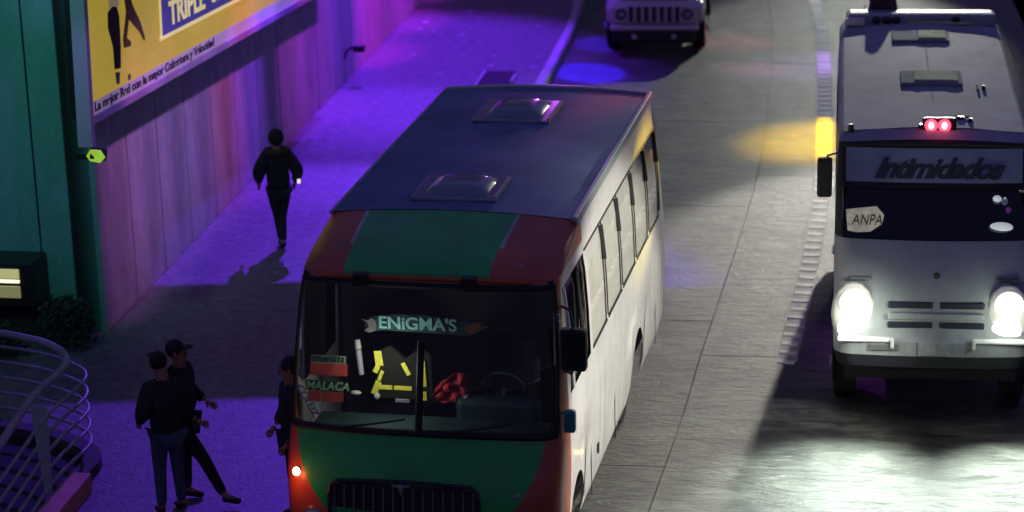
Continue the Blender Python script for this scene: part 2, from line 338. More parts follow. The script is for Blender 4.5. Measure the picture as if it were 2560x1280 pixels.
# raised ribbed lane divider
div = empty('ribbed_lane_divider', (sx_(36), 36, 0)); tag(div, 'long line of worn white raised ribs running up the road between bus and van', 'lane divider')
me_rib = None
bm = bmesh.new(); ya = 26.6
vsl = []
while ya < 62:
    xx = sx_(ya); vsl.append((bm.verts.new((xx - 0.13 - sx_(36), ya - 36, 0.004)), bm.verts.new((xx + 0.13 - sx_(36), ya - 36, 0.004)))); ya += 1.0
for a, b in zip(vsl, vsl[1:]): bm.faces.new((a[0], a[1], b[1], b[0]))
build('painted_line', bm, mat('scuffed_line_paint', (0.32, 0.315, 0.29), 0.7, noise=0.5, nscale=(5, 2, 5)), div)
ya = 26.6
while ya < 62:
    hdg = math.atan((sx_(ya + .5) - sx_(ya - .5)))
    if me_rib is None:
        bm = bmesh.new()
        prism(bm, [(-0.085, 0.004), (-0.05, 0.018), (0.05, 0.018), (0.085, 0.004)], 0, -0.105, 0.105)
        rb = build('rib', bm, M_RIBW, div); me_rib = rb.data
    else:
        rb = link(bpy.data.objects.new('rib', me_rib), div)
    rb.location = (sx_(ya) - sx_(36) + random.uniform(-.01, .01), ya - 36, 0); rb.rotation_euler = (0, 0, -hdg + random.uniform(-.05, .05))
    rb.scale = (random.uniform(.88, 1.05), random.uniform(.85, 1.1), random.uniform(.7, 1.1))
    ya += 0.31

# pavement with kerb
WH = 9.8; WO = (-4.998, 27.876)
wx = lambda y: WO[0] + math.tan(R(WH)) * (y - WO[1])
bm = bmesh.new(); ys = [8, 14, 20, 24, 28, 31, 34, 37, 40, 43, 47, 52, 60, 70, 80]
L_ = [(bm.verts.new((-14 if y < 40 else wx(y) - 3, y, 0.15)), bm.verts.new((kx(y) - 0.16, y, 0.15))) for y in ys]
for a, b in zip(L_, L_[1:]): bm.faces.new((a[0], a[1], b[1], b[0]))
pave = tag(build('pavement', bm, M_PAVE), kind='structure')
kerb = empty('kerb', (0, 0, 0)); tag(kerb, kind='structure')
def kerbstone(ya, yb):
    bm = bmesh.new(); n = 2; rows = []
    for i in range(n + 1):
        y = ya + (yb - ya) * i / n; x = kx(y)
        rows.append([bm.verts.new(q) for q in ((x + 0.02, y, -0.02), (x, y, 0.12), (x - 0.03, y, 0.155), (x - 0.17, y, 0.155), (x - 0.17, y, -0.02))])
    for a, b in zip(rows, rows[1:]):
        for k in range(4): bm.faces.new((a[k], a[k + 1], b[k + 1], b[k]))
    bm.faces.new(rows[0]); bm.faces.new(rows[-1][::-1])
    build('kerbstone', bm, M_KERB, kerb)
y = 10.0
while y < 70: kerbstone(y, y + 1.19); y += 1.2
# pale studs
studs = [(-0.7, 46.06), (-1.55, 45.25), (-1.63, 44.66), (-0.68, 44.62), (-0.83, 44.0), (-1.68, 42.5), (-0.96, 43.13), (-1.04, 42.39), (-1.11, 41.65), (-1.16, 40.93), (-1.23, 40.18), (-2.07, 39.7), (-1.36, 44.35), (-0.23, 42.24), (-0.3, 41.47), (0.56, 42.05), (0.47, 41.29), (-2.24, 39.06), (-3.65, 32.41), (-3.75, 31.62), (-1.32, 39.51), (0.6, 44.62)]
M_STUD = mat('pale_stud', (0.36, 0.34, 0.38), 0.45)
ms = None
for i, (x, y) in enumerate(studs):
    if ms is None:
        bm = bmesh.new(); cyl(bm, (0, 0, 0.148), (0, 0, 0.162), 0.085, 0.065, 14); o = build('paving_stud', bm, M_STUD, pave); ms = o.data
    else: o = link(bpy.data.objects.new('paving_stud', ms), pave)
    o.location = (x, y, 0); s_ = random.uniform(.55, 1.0); o.scale = (s_, s_ * 0.6, random.uniform(.96, 1.0))
# access cover
cov = empty('access_cover', (-0.2, 40.4, 0.15), 9); tag(cov, 'dark rectangular access cover set in the purple-lit pavement behind the bus', 'access cover')
bm = bmesh.new(); box(bm, (0, 0, 0.006), (0.52, 1.25, 0.012)); build('cover_plate', bm, mat('dark_cover_plate', (0.03, 0.025, 0.03), 0.9, noise=.4, nscale=(30, 30, 30), bump=.5), cov)
bm = bmesh.new(); box(bm, (-0.285, 0, 0.012), (0.04, 1.3, 0.024)); build('rim', bm, M_KERB, cov)
bm = bmesh.new(); box(bm, (0.30, 0.05, 0.02), (0.055, 0.55, 0.04)); build('handle', bm, M_STUD, cov)

# ------------------------------------------------------------------ concrete wall with its teal end face
wall = empty('retaining_wall', (WO[0], WO[1], 0.0), WH)
tag(wall, 'long purple-lit concrete panel wall beside the pavement with a teal end face', 'wall')
bm = bmesh.new(); box(bm, (-0.22, 20, 4.5), (0.3, 40, 9.0)); build('wall_core', bm, M_JOINT, wall)
me_p = None; yy = 0.0; k = 0
while yy < 39:
    if me_p is None:
        bm = bmesh.new(); box(bm, (-0.04, 0.61, 4.575), (0.08, 1.195, 8.85)); o = build('wall_panel', bm, M_WALL, wall, bevel=0.012); me_p = o.data
    else:
        o = link(bpy.data.objects.new('wall_panel', me_p), wall); b = o.modifiers.new('bevel', 'BEVEL'); b.width = 0.012; b.segments = 2
    o.location = (random.uniform(-.006, .004), yy, 0); yy += 1.22
bm = bmesh.new(); box(bm, (-2.6, 0.25, 4.5), (4.9, 0.3, 9.0)); build('end_wall_core', bm, M_JOINT, wall)
for a, b in ((-0.012, -0.33), (-0.345, -0.76), (-0.775, -1.55), (-1.565, -2.75), (-2.765, -4.9)):
    bm = bmesh.new(); box(bm, ((a + b) / 2, 0.05, 4.5), (abs(a - b) - 0.006, 0.1, 8.98)); build('end_panel', bm, M_TEAL, wall, bevel=0.01)
bm = bmesh.new(); box(bm, (-2.5, -0.20, 0.32), (4.6, 0.36, 0.5)); build('plinth', bm, mat('dark_plinth', (0.02, 0.02, 0.025), 0.9, noise=.3), wall, bevel=0.02)

# ------------------------------------------------------------------ billboard
SL = math.atan(-0.068)
bbz = empty('billboard', (0, 0, 0), WH)
bbz.location = wall.matrix_basis @ Vector((0, 0, 0))
bbz.matrix_basis = Matrix.Translation((WO[0], WO[1], 0)) @ Matrix.Rotation(-R(WH), 4, 'Z') @ Matrix.Translation((0, -0.77, 3.0)) @ Matrix.Rotation(SL, 4, 'X')
tag(bbz, 'yellow advertising billboard with running legs and blue text box on the purple wall', 'billboard')
M_BBY = mat('billboard_yellow_print', (0.34, 0.27, 0.03), 0.6, noise=.3, nscale=(1, .7, 2.5), emis=(0.60, 0.43, 0.045), es=0.50)
M_BBL = mat('billboard_pale_strip', (0.5, 0.42, 0.48), 0.5, emis=(0.5, 0.4, 0.5), es=0.22)
M_BBB = mat('billboard_blue_print', (0.06, 0.06, 0.20), 0.5, noise=.3, nscale=(1, 1, 2), emis=(0.05, 0.055, 0.22), es=0.4)
M_BBT = mat('billboard_lettering', (0.7, 0.65, 0.2), 0.5, emis=(0.75, 0.7, 0.25), es=0.6)
M_BBTD = mat('billboard_small_text', (0.03, 0.02, 0.04), 0.6)
M_BBF = mat('billboard_frame_paint', (0.40, 0.34, 0.42), 0.5)
LB = 12.0
bm = bmesh.new(); box(bm, (0.14, LB / 2, 1.9), (0.24, LB - 0.1, 3.7)); build('light_box', bm, M_BLACKP, bbz)
bm = bmesh.new(); box(bm, (0.27, LB / 2, 0.045), (0.1, LB, 0.09)); build('bottom_frame', bm, M_BBF, bbz)
bm = bmesh.new(); box(bm, (0.235, -0.06, 1.8), (0.17, 0.12, 4.1)); build('side_post', bm, M_BBF, bbz)
bm = bmesh.new(); box(bm, (0.27, LB / 2 + .05, 3.75), (0.1, LB, 0.1)); build('top_frame', bm, M_BBF, bbz)
bm = bmesh.new(); box(bm, (0.29, LB / 2, 1.97), (0.02, LB - .02, 3.44)); build('yellow_face', bm, M_BBY, bbz)
bm = bmesh.new(); box(bm, (0.2905, LB / 2, 0.175), (0.024, LB - .02, 0.16)); build('pale_strip', bm, M_BBL, bbz)
fx = 0.304
bm = bmesh.new(); box(bm, (fx, 2.75 + 4.2, 1.75), (0.012, 8.4, 2.3))
build('blue_panel', bm, M_BBB, bbz)
bm = bmesh.new()
for s in ((2.75 - .03, 0.6, 0.03, 2.3),): box(bm, (fx, s[0], 1.75), (0.016, 0.05, 2.33))
box(bm, (fx, 2.7 + 4.2, 0.58), (0.016, 8.5, 0.05)); build('panel_border', bm, M_BBT, bbz)
rotT = Matrix(((0, 0, 1), (1, 0, 0), (0, 1, 0)))     # text x -> +y, text y -> +z, normal -> +x
text('headline', 'TRIPLE', M_BBT, bbz, (fx + .008, 3.06, 0.70), rotT, 0.42, sx=1.28, bold=0.012)
text('headline', 'de', M_BBT, bbz, (fx + .008, 4.95, 0.72), rotT, 0.30, sx=1.2, bold=0.008)
text('headline', 'DATOS', M_BBT, bbz, (fx + .008, 5.65, 0.74), rotT, 0.42, sx=1.28, bold=0.012)
text('small_text', 'La mejor Red con la mayor Cobertura y Velocidad', M_BBTD, bbz, (fx + .002, 0.08, 0.135), rotT, 0.15, sx=1.60, bold=0.004)
# running legs of the player on the poster (flat print, given a little relief)
def poster(name, poly, m, x):
    bm = bmesh.new(); prism(bm, poly, 0, x, x + 0.006); return build(name, bm, m, bbz)
M_PS = mat('poster_white_shorts', (0.55, 0.48, 0.30), 0.6, emis=(0.5, 0.42, 0.22), es=0.25)
M_PD = mat('poster_dark_sock', (0.03, 0.012, 0.01), 0.7)
M_PK = mat('poster_olive_leg', (0.14, 0.11, 0.04), 0.7)
# coordinates: y from billboard corner, z from its bottom
poster('printed_shorts', [(0.78, 1.22), (0.72, 1.75), (0.8, 2.4), (1.8, 2.4), (1.75, 1.7), (1.55, 1.25), (1.25, 1.4), (1.1, 1.2)], M_PS, fx - .003)
poster('printed_sock', [(0.72, 1.20), (0.70, 1.02), (0.84, 0.78), (0.86, 0.50), (1.08, 0.48), (1.12, 0.75), (1.12, 1.10), (1.05, 1.22), (0.9, 1.25)], M_PD, fx)
poster('printed_sock', [(0.88, 0.46), (0.9, 0.32), (1.0, 0.30), (1.04, 0.44)], M_PK, fx)
poster('printed_leg', [(1.35, 1.28), (1.40, 1.05), (1.85, 0.80), (2.02, 0.66), (2.05, 0.70), (1.9, 0.92), (1.65, 1.15), (1.55, 1.3)], M_PK, fx)
poster('printed_leg', [(1.38, 1.10), (1.22, 0.80), (1.24, 0.70), (1.5, 0.68), (1.50, 0.74), (1.36, 0.80), (1.5, 1.05)], M_PK, fx)
poster('printed_ball', [(1.38 + .05 * math.cos(a / 10 * 6.283), 0.32 + .04 * math.sin(a / 10 * 6.283)) for a in range(10)], M_PK, fx)

# lime floodlight at the billboard's corner
fl = empty('floodlight', (-4.83, 27.05, 2.62), WH); tag(fl, 'small floodlight with lime green glowing face under the billboard corner', 'floodlight')
rf = Matrix.Rotation(R(-25), 3, 'X') @ Matrix.Rotation(R(28), 3, 'Z')
bm = bmesh.new(); box(bm, (0, 0.09, 0), (0.20, 0.12, 0.14), rf); build('housing', bm, M_BLACKP, fl, bevel=0.015)
bm = bmesh.new(); prism(bm, [(-.11, 0), (-.06, .075), (.06, .065), (.11, -.02), (.05, -.08), (-.07, -.06)], 1, 0.0, 0.03); build('glowing_face', bm, M_LIME, fl)
bm = bmesh.new(); box(bm, (-0.17, 0.1, -0.04), (0.22, 0.05, 0.05)); build('bracket', bm, M_BLACKP, fl)
# wall lamp far up the wall
wl = empty('wall_lamp', (wx(40.55), 40.55, 0.72), WH); tag(wl, 'small dark lamp on a short arm jutting from the violet part of the wall', 'wall lamp')
bm = bmesh.new(); tube(bm, [(0, 0, -.16), (0.05, 0, -.02), (0.16, 0, 0.06), (0.26, 0, 0.05)], 0.022); build('arm', bm, M_BLACKP, wl)
bm = bmesh.new(); box(bm, (0.27, 0, 0.03), (0.2, 0.14, 0.11)); build('lamp_head', bm, M_BLACKP, wl, bevel=.02)
# warm light box on the end wall
lb = empty('warm_light_box', (WO[0], WO[1], 0), WH); tag(lb, 'horizontal warm lit light box on the dark foot of the teal wall', 'light box')
bm = bmesh.new(); box(bm, (-1.35, -0.27, 0.90), (1.3, 0.5, 0.56)); build('housing', bm, M_BLACKP, lb, bevel=.02)
for z, h, m in ((1.05, 0.12, M_WARM), (0.955, 0.04, M_WARM2), (0.82, 0.15, M_WARM3)):
    bm = bmesh.new(); box(bm, (-1.40, -0.53, z), (1.06, 0.03, h)); build('lit_panel', bm, m, lb, bevel=.008)

# dark shrubs by the foot of the wall
M_LEAF = mat('dark_foliage', (0.025, 0.045, 0.03), 0.7, noise=.5, nscale=(9, 9, 9))
def shrub(loc, s, label):
    o = empty('shrub', loc); tag(o, label, 'shrub', 'dark shrubs at the foot of the teal wall')
    bm = bmesh.new()
    for i in range(900):
        a = random.uniform(0, 6.28); zz = random.uniform(0.05, 1); rr = math.sqrt(random.random()) * math.sin(math.acos(min(1, abs(zz * 1.15 - .45)))) if True else 1
        c = Vector((math.cos(a) * rr * s[0], math.sin(a) * rr * s[1], zz * s[2]))
        n = Vector((random.uniform(-1, 1), random.uniform(-1, 1), random.uniform(-.3, 1))).normalized(); t = n.orthogonal().normalized() * random.uniform(.025, .05); u = n.cross(t) * .5
        bm.faces.new([bm.verts.new(c + t), bm.verts.new(c + u), bm.verts.new(c - t), bm.verts.new(c - u)])
    build('foliage', bm, M_LEAF, o)
    bm = bmesh.new()
    for i in range(5): cyl(bm, (0, 0, 0), (random.uniform(-.4, .4) * s[0], random.uniform(-.4, .4) * s[1], s[2] * .8), 0.012, 0.005, 5)
    build('stem', bm, M_DARK, o)
shrub((-5.40, 27.35, 0.15), (0.36, 0.25, 0.62), 'rounded dark shrub just right of the warm light box')
shrub((-6.3, 27.1, 0.15), (0.5, 0.25, 0.42), 'low wide dark shrub under the warm light box')

# ------------------------------------------------------------------ curved railing, lower left
rl = empty('curved_railing', (-4.9, 22.8, 0.15)); tag(rl, 'curved steel railing of stacked horizontal rails with a flat post, by the pavement edge', 'railing')
ro = Vector((-4.9, 22.8, 0.15))
RA = [(-9.5, 25.0), (-7.2, 24.85), (-6.2, 24.72), (-5.55, 24.47), (-5.3, 24.33), (-5.03, 24.15), (-4.84, 23.93), (-4.73, 23.73), (-4.67, 23.48), (-4.70, 23.17), (-4.79, 22.81), (-4.86, 22.37), (-4.90, 21.77), (-4.95, 21.1), (-5.1, 19.5), (-5.3, 18)]
RB = [(-9.5, 25.15), (-7.2, 25.0), (-6.2, 24.85), (-5.58, 24.60), (-5.21, 24.42), (-4.88, 24.18), (-4.66, 23.95), (-4.53, 23.74), (-4.50, 23.48), (-4.56, 23.2), (-4.66, 22.8), (-4.74, 22.3), (-4.84, 21.2), (-5.0, 19.5), (-5.2, 18)]
bm = bmesh.new(); tube(bm, [Vector((x, y, 1.37)) - ro for x, y in [q[:2] for q in catmull([(a, b, 0) for a, b in RA], 5)]], 0.042, 10); build('handrail', bm, M_STEEL, rl, smooth=50)
me_r = None
for i in range(5):
    if me_r is None:
        bm = bmesh.new(); tube(bm, [Vector((q[0], q[1], 0.15)) - ro for q in catmull([(a, b, 0) for a, b in RB], 5)], 0.019, 8); o = build('rail', bm, M_STEEL, rl, smooth=50); me_r = o.data
    else: o = link(bpy.data.objects.new('rail', me_r), rl)
    o.location = (0.0, 0.0, 1.02 - 0.18 * i)
for (x, y, hd) in ((-4.81, 22.75, 5), (-5.02, 19.6, 5), (-6.9, 24.98, 92)):
    bm = bmesh.new()
    box(bm, (0, 0, 0), (1, 1, 1)); bmesh.ops.delete(bm, geom=list(bm.verts), context='VERTS')
    A = [bm.verts.new(q) for q in ((-.045, -.008, 0.02), (.03, -.008, 0.02), (.075, -.008, 1.07), (-.095, -.008, 1.10))]
    B = [bm.verts.new((v.co.x, 0.008, v.co.z)) for v in A]
    bm.faces.new(A); bm.faces.new(B[::-1])
    for k in range(4): bm.faces.new((A[k], B[k], B[(k + 1) % 4], A[(k + 1) % 4]))
    o = build('post', bm, mat('pale_green_post', (0.40, 0.55, 0.50), 0.5), rl); o.location = Vector((x, y, 0.15)) - ro; o.rotation_euler = (R(6), 0, R(hd if hd > 50 else 0))
bm = bmesh.new()
pts = catmull([(a, b, 0) for a, b in RB], 4); rows = []
for i, q in enumerate(pts):
    a = pts[max(0, i - 1)]; b = pts[min(len(pts) - 1, i + 1)]; t = (b - a).normalized(); s = Vector((-t.y, t.x, 0)) * 0.09
    rows.append([bm.verts.new(Vector((q.x, q.y, 0)) + s - ro + Vector((0, 0, zz))) if kk < 2 else bm.verts.new(Vector((q.x, q.y, 0)) - s - ro + Vector((0, 0, zz))) for kk, zz in enumerate((0.1, 0.27, 0.27, 0.1))])
for a, b in zip(rows, rows[1:]):
    for k in range(4): bm.faces.new((a[k], a[(k + 1) % 4], b[(k + 1) % 4], b[k]))
bm.faces.new(rows[0]); bm.faces.new(rows[-1][::-1])
build('base_kerb', bm, mat('dark_kerb_paint', (0.05, 0.045, 0.05), 0.8, noise=.2), rl)

bm = bmesh.new(); box(bm, (0.0, 0, 0), (0.22, 1.3, 0.22)); o = build('pink_lit_block', bm, mat('pink_lit_block_colour', (0.55, 0.22, 0.15), 0.7, noise=.25, nscale=(4, 4, 4)), rl, bevel=.02); o.location = Vector((-4.62, 22.3, 0.26)) - ro; o.rotation_euler = (0, 0, R(-10))  # orange lamp light on the low kerb put into the block's colour
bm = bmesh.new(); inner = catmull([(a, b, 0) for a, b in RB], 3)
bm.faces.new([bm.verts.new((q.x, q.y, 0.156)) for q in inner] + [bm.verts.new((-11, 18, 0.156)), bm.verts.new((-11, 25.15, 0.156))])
tag(build('stairwell_shade', bm, mat('dark_stairwell', (0.012, 0.012, 0.015), .9)), kind='structure')  # flat dark sheet stands in for the shade of an open stairwell
# ------------------------------------------------------------------ vehicle shells
def contour(lv, ys, y1, rr=0.2):
    z, y0, w, rf, ry, bulge = lv
    right = []
    nf = 8
    for i in range(nf + 1):
        x = (w - rf) * i / nf; right.append((x, y0 + bulge * (x / w) ** 2))
    yb = right[-1][1]
    for k in range(1, 6):
        a = k / 5 * math.pi / 2; right.append((w - rf + rf * math.sin(a), yb + ry * (1 - math.cos(a))))
    for j, y in enumerate(ys): right.append((w, max(y, yb + ry + 0.012 * (j + 1))))
    for k in range(0, 4):
        a = k / 3 * math.pi / 2; right.append((w - rr + rr * math.cos(a), y1 - rr + rr * math.sin(a)))
    right.append((0, y1))
    left = [(-x, y) for x, y in right[1:-1]][::-1]
    return right, left
def shell(levels, ys, y1f, crown=0.0, crown_from=99, rr=0.2, keyfn=None):
    """returns dict key -> list of quads (coords)"""
    out = {}; prev = None
    nR = 9 + 5 + len(ys) + 4 + 1
    for li, lv in enumerate(levels):
        rt, lf = contour(lv, ys, y1f(lv[0]), rr)
        ring = rt + lf
        zf = [Vector((x, y, lv[0] + (crown * (1 - (x / lv[2]) ** 2) if lv[0] >= crown_from else 0))) for x, y in ring]
        if prev:
            n = len(zf)
            for i in range(n):
                j = (i + 1) % n; seg = i if i < nR - 1 else n - 1 - i
                side = 1 if i < nR - 1 else -1
                k = keyfn(seg, side, li - 1)
                if k: out.setdefault(k, []).append((prev[i], prev[j], zf[j], zf[i]))
        prev = zf
    return out, prev
def quads(qs):
    bm = bmesh.new()
    for q in qs: bm.faces.new([bm.verts.new(v) for v in q])
    return bm
def arch_fill(bm, x0f, ya, yb, z0, z1, ztop, n=12):
    yc = (ya + yb) / 2; ra = (yb - ya) / 2
    pts = []
    for i in range(n + 1):
        a = math.pi * (1 - i / n); pts.append((yc + ra * math.cos(a), z0 + (ztop - z0) * math.sin(a)))
    for (a, b) in zip(pts, pts[1:]):
        bm.faces.new([bm.verts.new((x0f(q[1]), q[0], q[1])) for q in (a, b, (b[0], z1), (a[0], z1))])
def wheel(parent, x, y, r, wd, side, n=28):
    bm = bmesh.new(); cyl(bm, (x - side * wd / 2, y, r), (x + side * wd / 2, y, r), r, n=n); t = build('wheel', bm, M_BLACK, parent, smooth=40, bevel=.02)
    bm = bmesh.new(); cyl(bm, (x + side * (wd / 2 - .02), y, r), (x + side * (wd / 2 + .012), y, r), r * .58, r * .5, n=20)
    build('rim', bm, M_LTPLAS, t, smooth=40)
    bm = bmesh.new(); cyl(bm, (x + side * (wd / 2), y, r), (x + side * (wd / 2 + .05), y, r), r * .18, n=12); build('hub', bm, M_STEEL, t, smooth=40)
    return t

# ================================================================== BUS
BO = (-0.870, 20.600, 0.0); BH = 12.0
bus = empty('bus', BO, BH); tag(bus, 'white city bus with green and red front and dark blue roof at the kerb', 'bus')
# paint of the front: green bonnet and cap centre, red sides
mp_ = bpy.data.materials.new('red_and_green_front_paint'); mp_.use_nodes = True
n = mp_.node_tree.nodes; L = mp_.node_tree.links; b = n['Principled BSDF']
tcn = n.new('ShaderNodeTexCoord'); sp = n.new('ShaderNodeSeparateXYZ'); L.new(tcn.outputs['Object'], sp.inputs[0])
def mth(op, a, b_=None, c=None):
    x = n.new('ShaderNodeMath'); x.operation = op
    for i, v in enumerate((a, b_, c)):
        if v is None: continue
        if hasattr(v, 'links'): L.new(v, x.inputs[i])
        else: x.inputs[i].default_value = v
    return x.outputs[0]
X, Y, Z = sp.outputs[0], sp.outputs[1], sp.outputs[2]
ax = mth('ABSOLUTE', mth('ADD', X, 0.02))
# lower: half width of green grows with height: 0.72 at z .6, 1.0 at 1.1, 1.2 at 1.55
hw = mth('SUBTRACT', 1.17, mth('MULTIPLY', mth('POWER', mth('MAXIMUM', mth('SUBTRACT', 1.62, Z), 0.0), 1.7), 0.62))
low = mth('LESS_THAN', ax, hw)
cx = mth('ABSOLUTE', mth('ADD', X, 0.09))
hi = mth('MULTIPLY', mth('LESS_THAN', cx, mth('ADD', 0.69, mth('MULTIPLY', mth('SUBTRACT', Y, 0.4), 0.03))), mth('GREATER_THAN', Z, 3.03))
lowz = mth('MULTIPLY', low, mth('LESS_THAN', Z, 1.72))
msk = mth('MAXIMUM', lowz, hi)
ln = mth('MULTIPLY', mth('MULTIPLY', mth('GREATER_THAN', Z, 3.08), mth('LESS_THAN', mth('ABSOLUTE', mth('SUBTRACT', cx, mth('ADD', 0.71, mth('MULTIPLY', mth('SUBTRACT', Y, 0.4), 0.03)))), 0.02)), mth('GREATER_THAN', Y, 0.75))
mx = n.new('ShaderNodeMix'); mx.data_type = 'RGBA'; L.new(msk, mx.inputs[0])
mx.inputs[6].default_value = (0.46, 0.085, 0.030, 1); mx.inputs[7].default_value = (0.014, 0.42, 0.07, 1)
mx2 = n.new('ShaderNodeMix'); mx2.data_type = 'RGBA'; L.new(ln, mx2.inputs[0]); L.new(mx.outputs[2], mx2.inputs[6]); mx2.inputs[7].default_value = (0.4, 0.42, 0.36, 1)
nzz = n.new('ShaderNodeTexNoise'); nzz.inputs['Scale'].default_value = 2.2; nzz.inputs['Detail'].default_value = 6; L.new(tcn.outputs['Object'], nzz.inputs[0])
cr = n.new('ShaderNodeValToRGB'); cr.color_ramp.elements[0].position = .3; cr.color_ramp.elements[0].color = (.72, .72, .72, 1); cr.color_ramp.elements[1].position = .7; cr.color_ramp.elements[1].color = (1.1, 1.1, 1.1, 1)
L.new(nzz.outputs[0], cr.inputs[0])
mx3 = n.new('ShaderNodeMix'); mx3.data_type = 'RGBA'; mx3.blend_type = 'MULTIPLY'; mx3.inputs[0].default_value = 1; L.new(mx2.outputs[2], mx3.inputs[6]); L.new(cr.outputs[0], mx3.inputs[7])
L.new(mx3.outputs[2], b.inputs['Base Color']); b.inputs['Roughness'].default_value = 0.42; b.inputs['Coat Weight'].default_value = 0.35; b.inputs['Coat Roughness'].default_value = 0.25
M_FRONT = mp_

BL = [(0.40, -0.26, 1.20, 0.30, 0.20, 0.05), (0.60, -0.31, 1.25, 0.32, 0.24, 0.06), (0.95, -0.32, 1.27, 0.32, 0.25, 0.07),
      (1.25, -0.27, 1.28, 0.30, 0.25, 0.08), (1.48, -0.17, 1.28, 0.28, 0.24, 0.08), (1.62, -0.10, 1.275, 0.27, 0.24, 0.08), (1.68, -0.085, 1.27, 0.26, 0.24, 0.08),
      (1.90, -0.02, 1.265, 0.25, 0.24, 0.08), (2.35, 0.10, 1.25, 0.24, 0.24, 0.08), (2.75, 0.205, 1.24, 0.24, 0.24, 0.08), (2.92, 0.255, 1.232, 0.24, 0.24, 0.08), (2.99, 0.28, 1.23, 0.24, 0.24, 0.08),
      (3.05, 0.31, 1.228, 0.26, 0.26, 0.08), (3.11, 0.42, 1.225, 0.30, 0.32, 0.08), (3.16, 0.60, 1.222, 0.34, 0.40, 0.07), (3.205, 0.82, 1.22, 0.36, 0.42, 0.06), (3.24, 1.05, 1.215, 0.36, 0.40, 0.04), (3.27, 1.28, 1.21, 0.34, 0.24, 0.02), (3.30, 1.50, 1.205, 0.30, 0.05, 0.0)]
BL = [(a, b, c + (.035 if a < 2.4 else .018 if a < 2.9 else 0), d, e, f) for a, b, c, d, e, f in BL]
WY = [(1.78, 2.62), (2.70, 3.56), (3.64, 4.50), (4.58, 5.44), (5.52, 6.25)]
ysb = [0.42, 0.55, 1.25, 1.65, 1.78, 2.62, 2.70, 3.56, 3.64, 4.15, 4.50, 4.58, 5.08, 5.44, 5.52, 6.25]
iS = 13   # first index after the corner: segment between pts[13] and pts[14] is corner->ys[0]
def segY(seg): # (ya, yb) of a side segment
    j = seg - 14
    return (ysb[j], ysb[j + 1]) if 0 <= j < len(ysb) - 1 else None
lz = [l[0] for l in BL]
def bkey(seg, side, li):
    z0, z1 = lz[li], lz[li + 1]; sy = segY(seg)
    if seg <= 10 and z0 >= 1.68 and z1 <= 2.99: return 'windshield'
    if sy and z1 <= 1.25 and (abs(sy[0] - .42) < .01 or abs(sy[0] - .55) < .01 or abs(sy[0] - 4.15) < .01 or abs(sy[0] - 4.5) < .01 or abs(sy[0] - 4.58) < .01): return None
    if sy and abs(sy[0] - .55) < .01 and z0 >= 1.9 and z1 <= 2.92: return 'driver_window'
    if sy and abs(sy[0] - .42) < .01 and z0 >= 1.9 and z1 <= 2.92: return 'body_side'
    if sy and sy[0] == 1.25 and z0 >= 1.9 and z1 <= 2.92: return 'driver_window'
    if sy and z0 >= 1.9 and z1 <= 2.92:
        for a, b in WY:
            if sy[0] >= a - .001 and sy[1] <= b + .001: return 'win%d_%d' % (WY.index((a, b)), side)
    if seg <= 13 and z1 <= 3.05: return 'front_mask'
    if z1 > 3.05 and li >= 11 and seg <= 16: return 'front_cap'
    return 'body_side'
def by1(z): return 6.80 if z < 1.95 else 6.80 - (z - 1.95) / 1.35 * 0.42
parts, top = shell(BL, ysb, by1, crown=0.055, crown_from=3.04, keyfn=bkey)
wfn = lambda z: .035 + (1.20 + (1.25 - 1.20) * (z - .4) / .2 if z < .6 else (1.25 + .02 * (z - .6) / .35 if z < .95 else 1.27 + .01 * (z - .95) / .3))
bm = quads(parts['body_side'])
for s in (1, -1):
    arch_fill(bm, lambda z: s * wfn(z), 0.42, 1.25, 0.40, 1.25, 0.99)
    arch_fill(bm, lambda z: s * wfn(z), 4.15, 5.08, 0.40, 1.25, 1.10)
build('body_side', bm, M_WHITE, bus, smooth=35)
build('front_mask', quads(parts['front_mask']), M_FRONT, bus, smooth=45)
build('front_cap', quads(parts['front_cap']), M_FRONT, bus, smooth=50)
# glass, slightly inside
def inset(qs, d, dy=0):
    return [tuple(Vector((v.x - math.copysign(min(d, abs(v.x)), v.x) if abs(v.x) > 1.0 else v.x, v.y + dy, v.z)) for v in q) for q in qs]
build('windshield', quads(inset(parts['windshield'], 0.0, 0.02)), M_GLASS, bus, smooth=60)
build('driver_window', quads(inset([q for q in parts['driver_window'] if q[0].x > 0], 0.025)), M_GLASSD, bus, smooth=60)
build('door_window', quads(inset([q for q in parts['driver_window'] if q[0].x < 0], 0.025)), M_GLASSD, bus, smooth=60)
for i in range(5):
    for s in (1, -1):
        o = build('side_window', quads(inset(parts['win%d_%d' % (i, s)], 0.004)), M_GLASSC, bus)
        build('curtain', quads(inset(parts['win%d_%d' % (i, s)], 0.016)), M_CURT, o)
# thin black gaskets
def sx(z):
    for a, b in zip(BL, BL[1:]):
        if a[0] <= z <= b[0]: return a[2] + (b[2] - a[2]) * (z - a[0]) / (b[0] - a[0])
    return 1.2
for s in (1,):
    bm = bmesh.new()
    tube(bm, [(s * (sx(2.935) + .003), 1.7, 2.935), (s * (sx(2.935) + .003), 6.35, 2.935)], 0.012, 6)
    build('window_gasket', bm, M_BLACK, bus)
    for i, (a, b) in enumerate(WY):
        bm = bmesh.new()
        tube(bm, [(s * (sx(z) + .002), b + .04, z) for z in (2.92, 2.75, 2.35, 1.95)], 0.011, 6)
        build('window_gasket', bm, M_BLACK, bus)
        bm = bmesh.new()
        tube(bm, [(s * (sx(z) + .004), b + .01, z) for z in (2.90, 2.55)], 0.028, 6)
        build('window_post', bm, M_BLACK, bus)
        bm = bmesh.new()
        tube(bm, [(s * (sx(1.905) + .004), a, 1.905), (s * (sx(1.905) + .004), b, 1.905)], 0.007, 6); build('window_gasket', bm, M_DARK, bus)
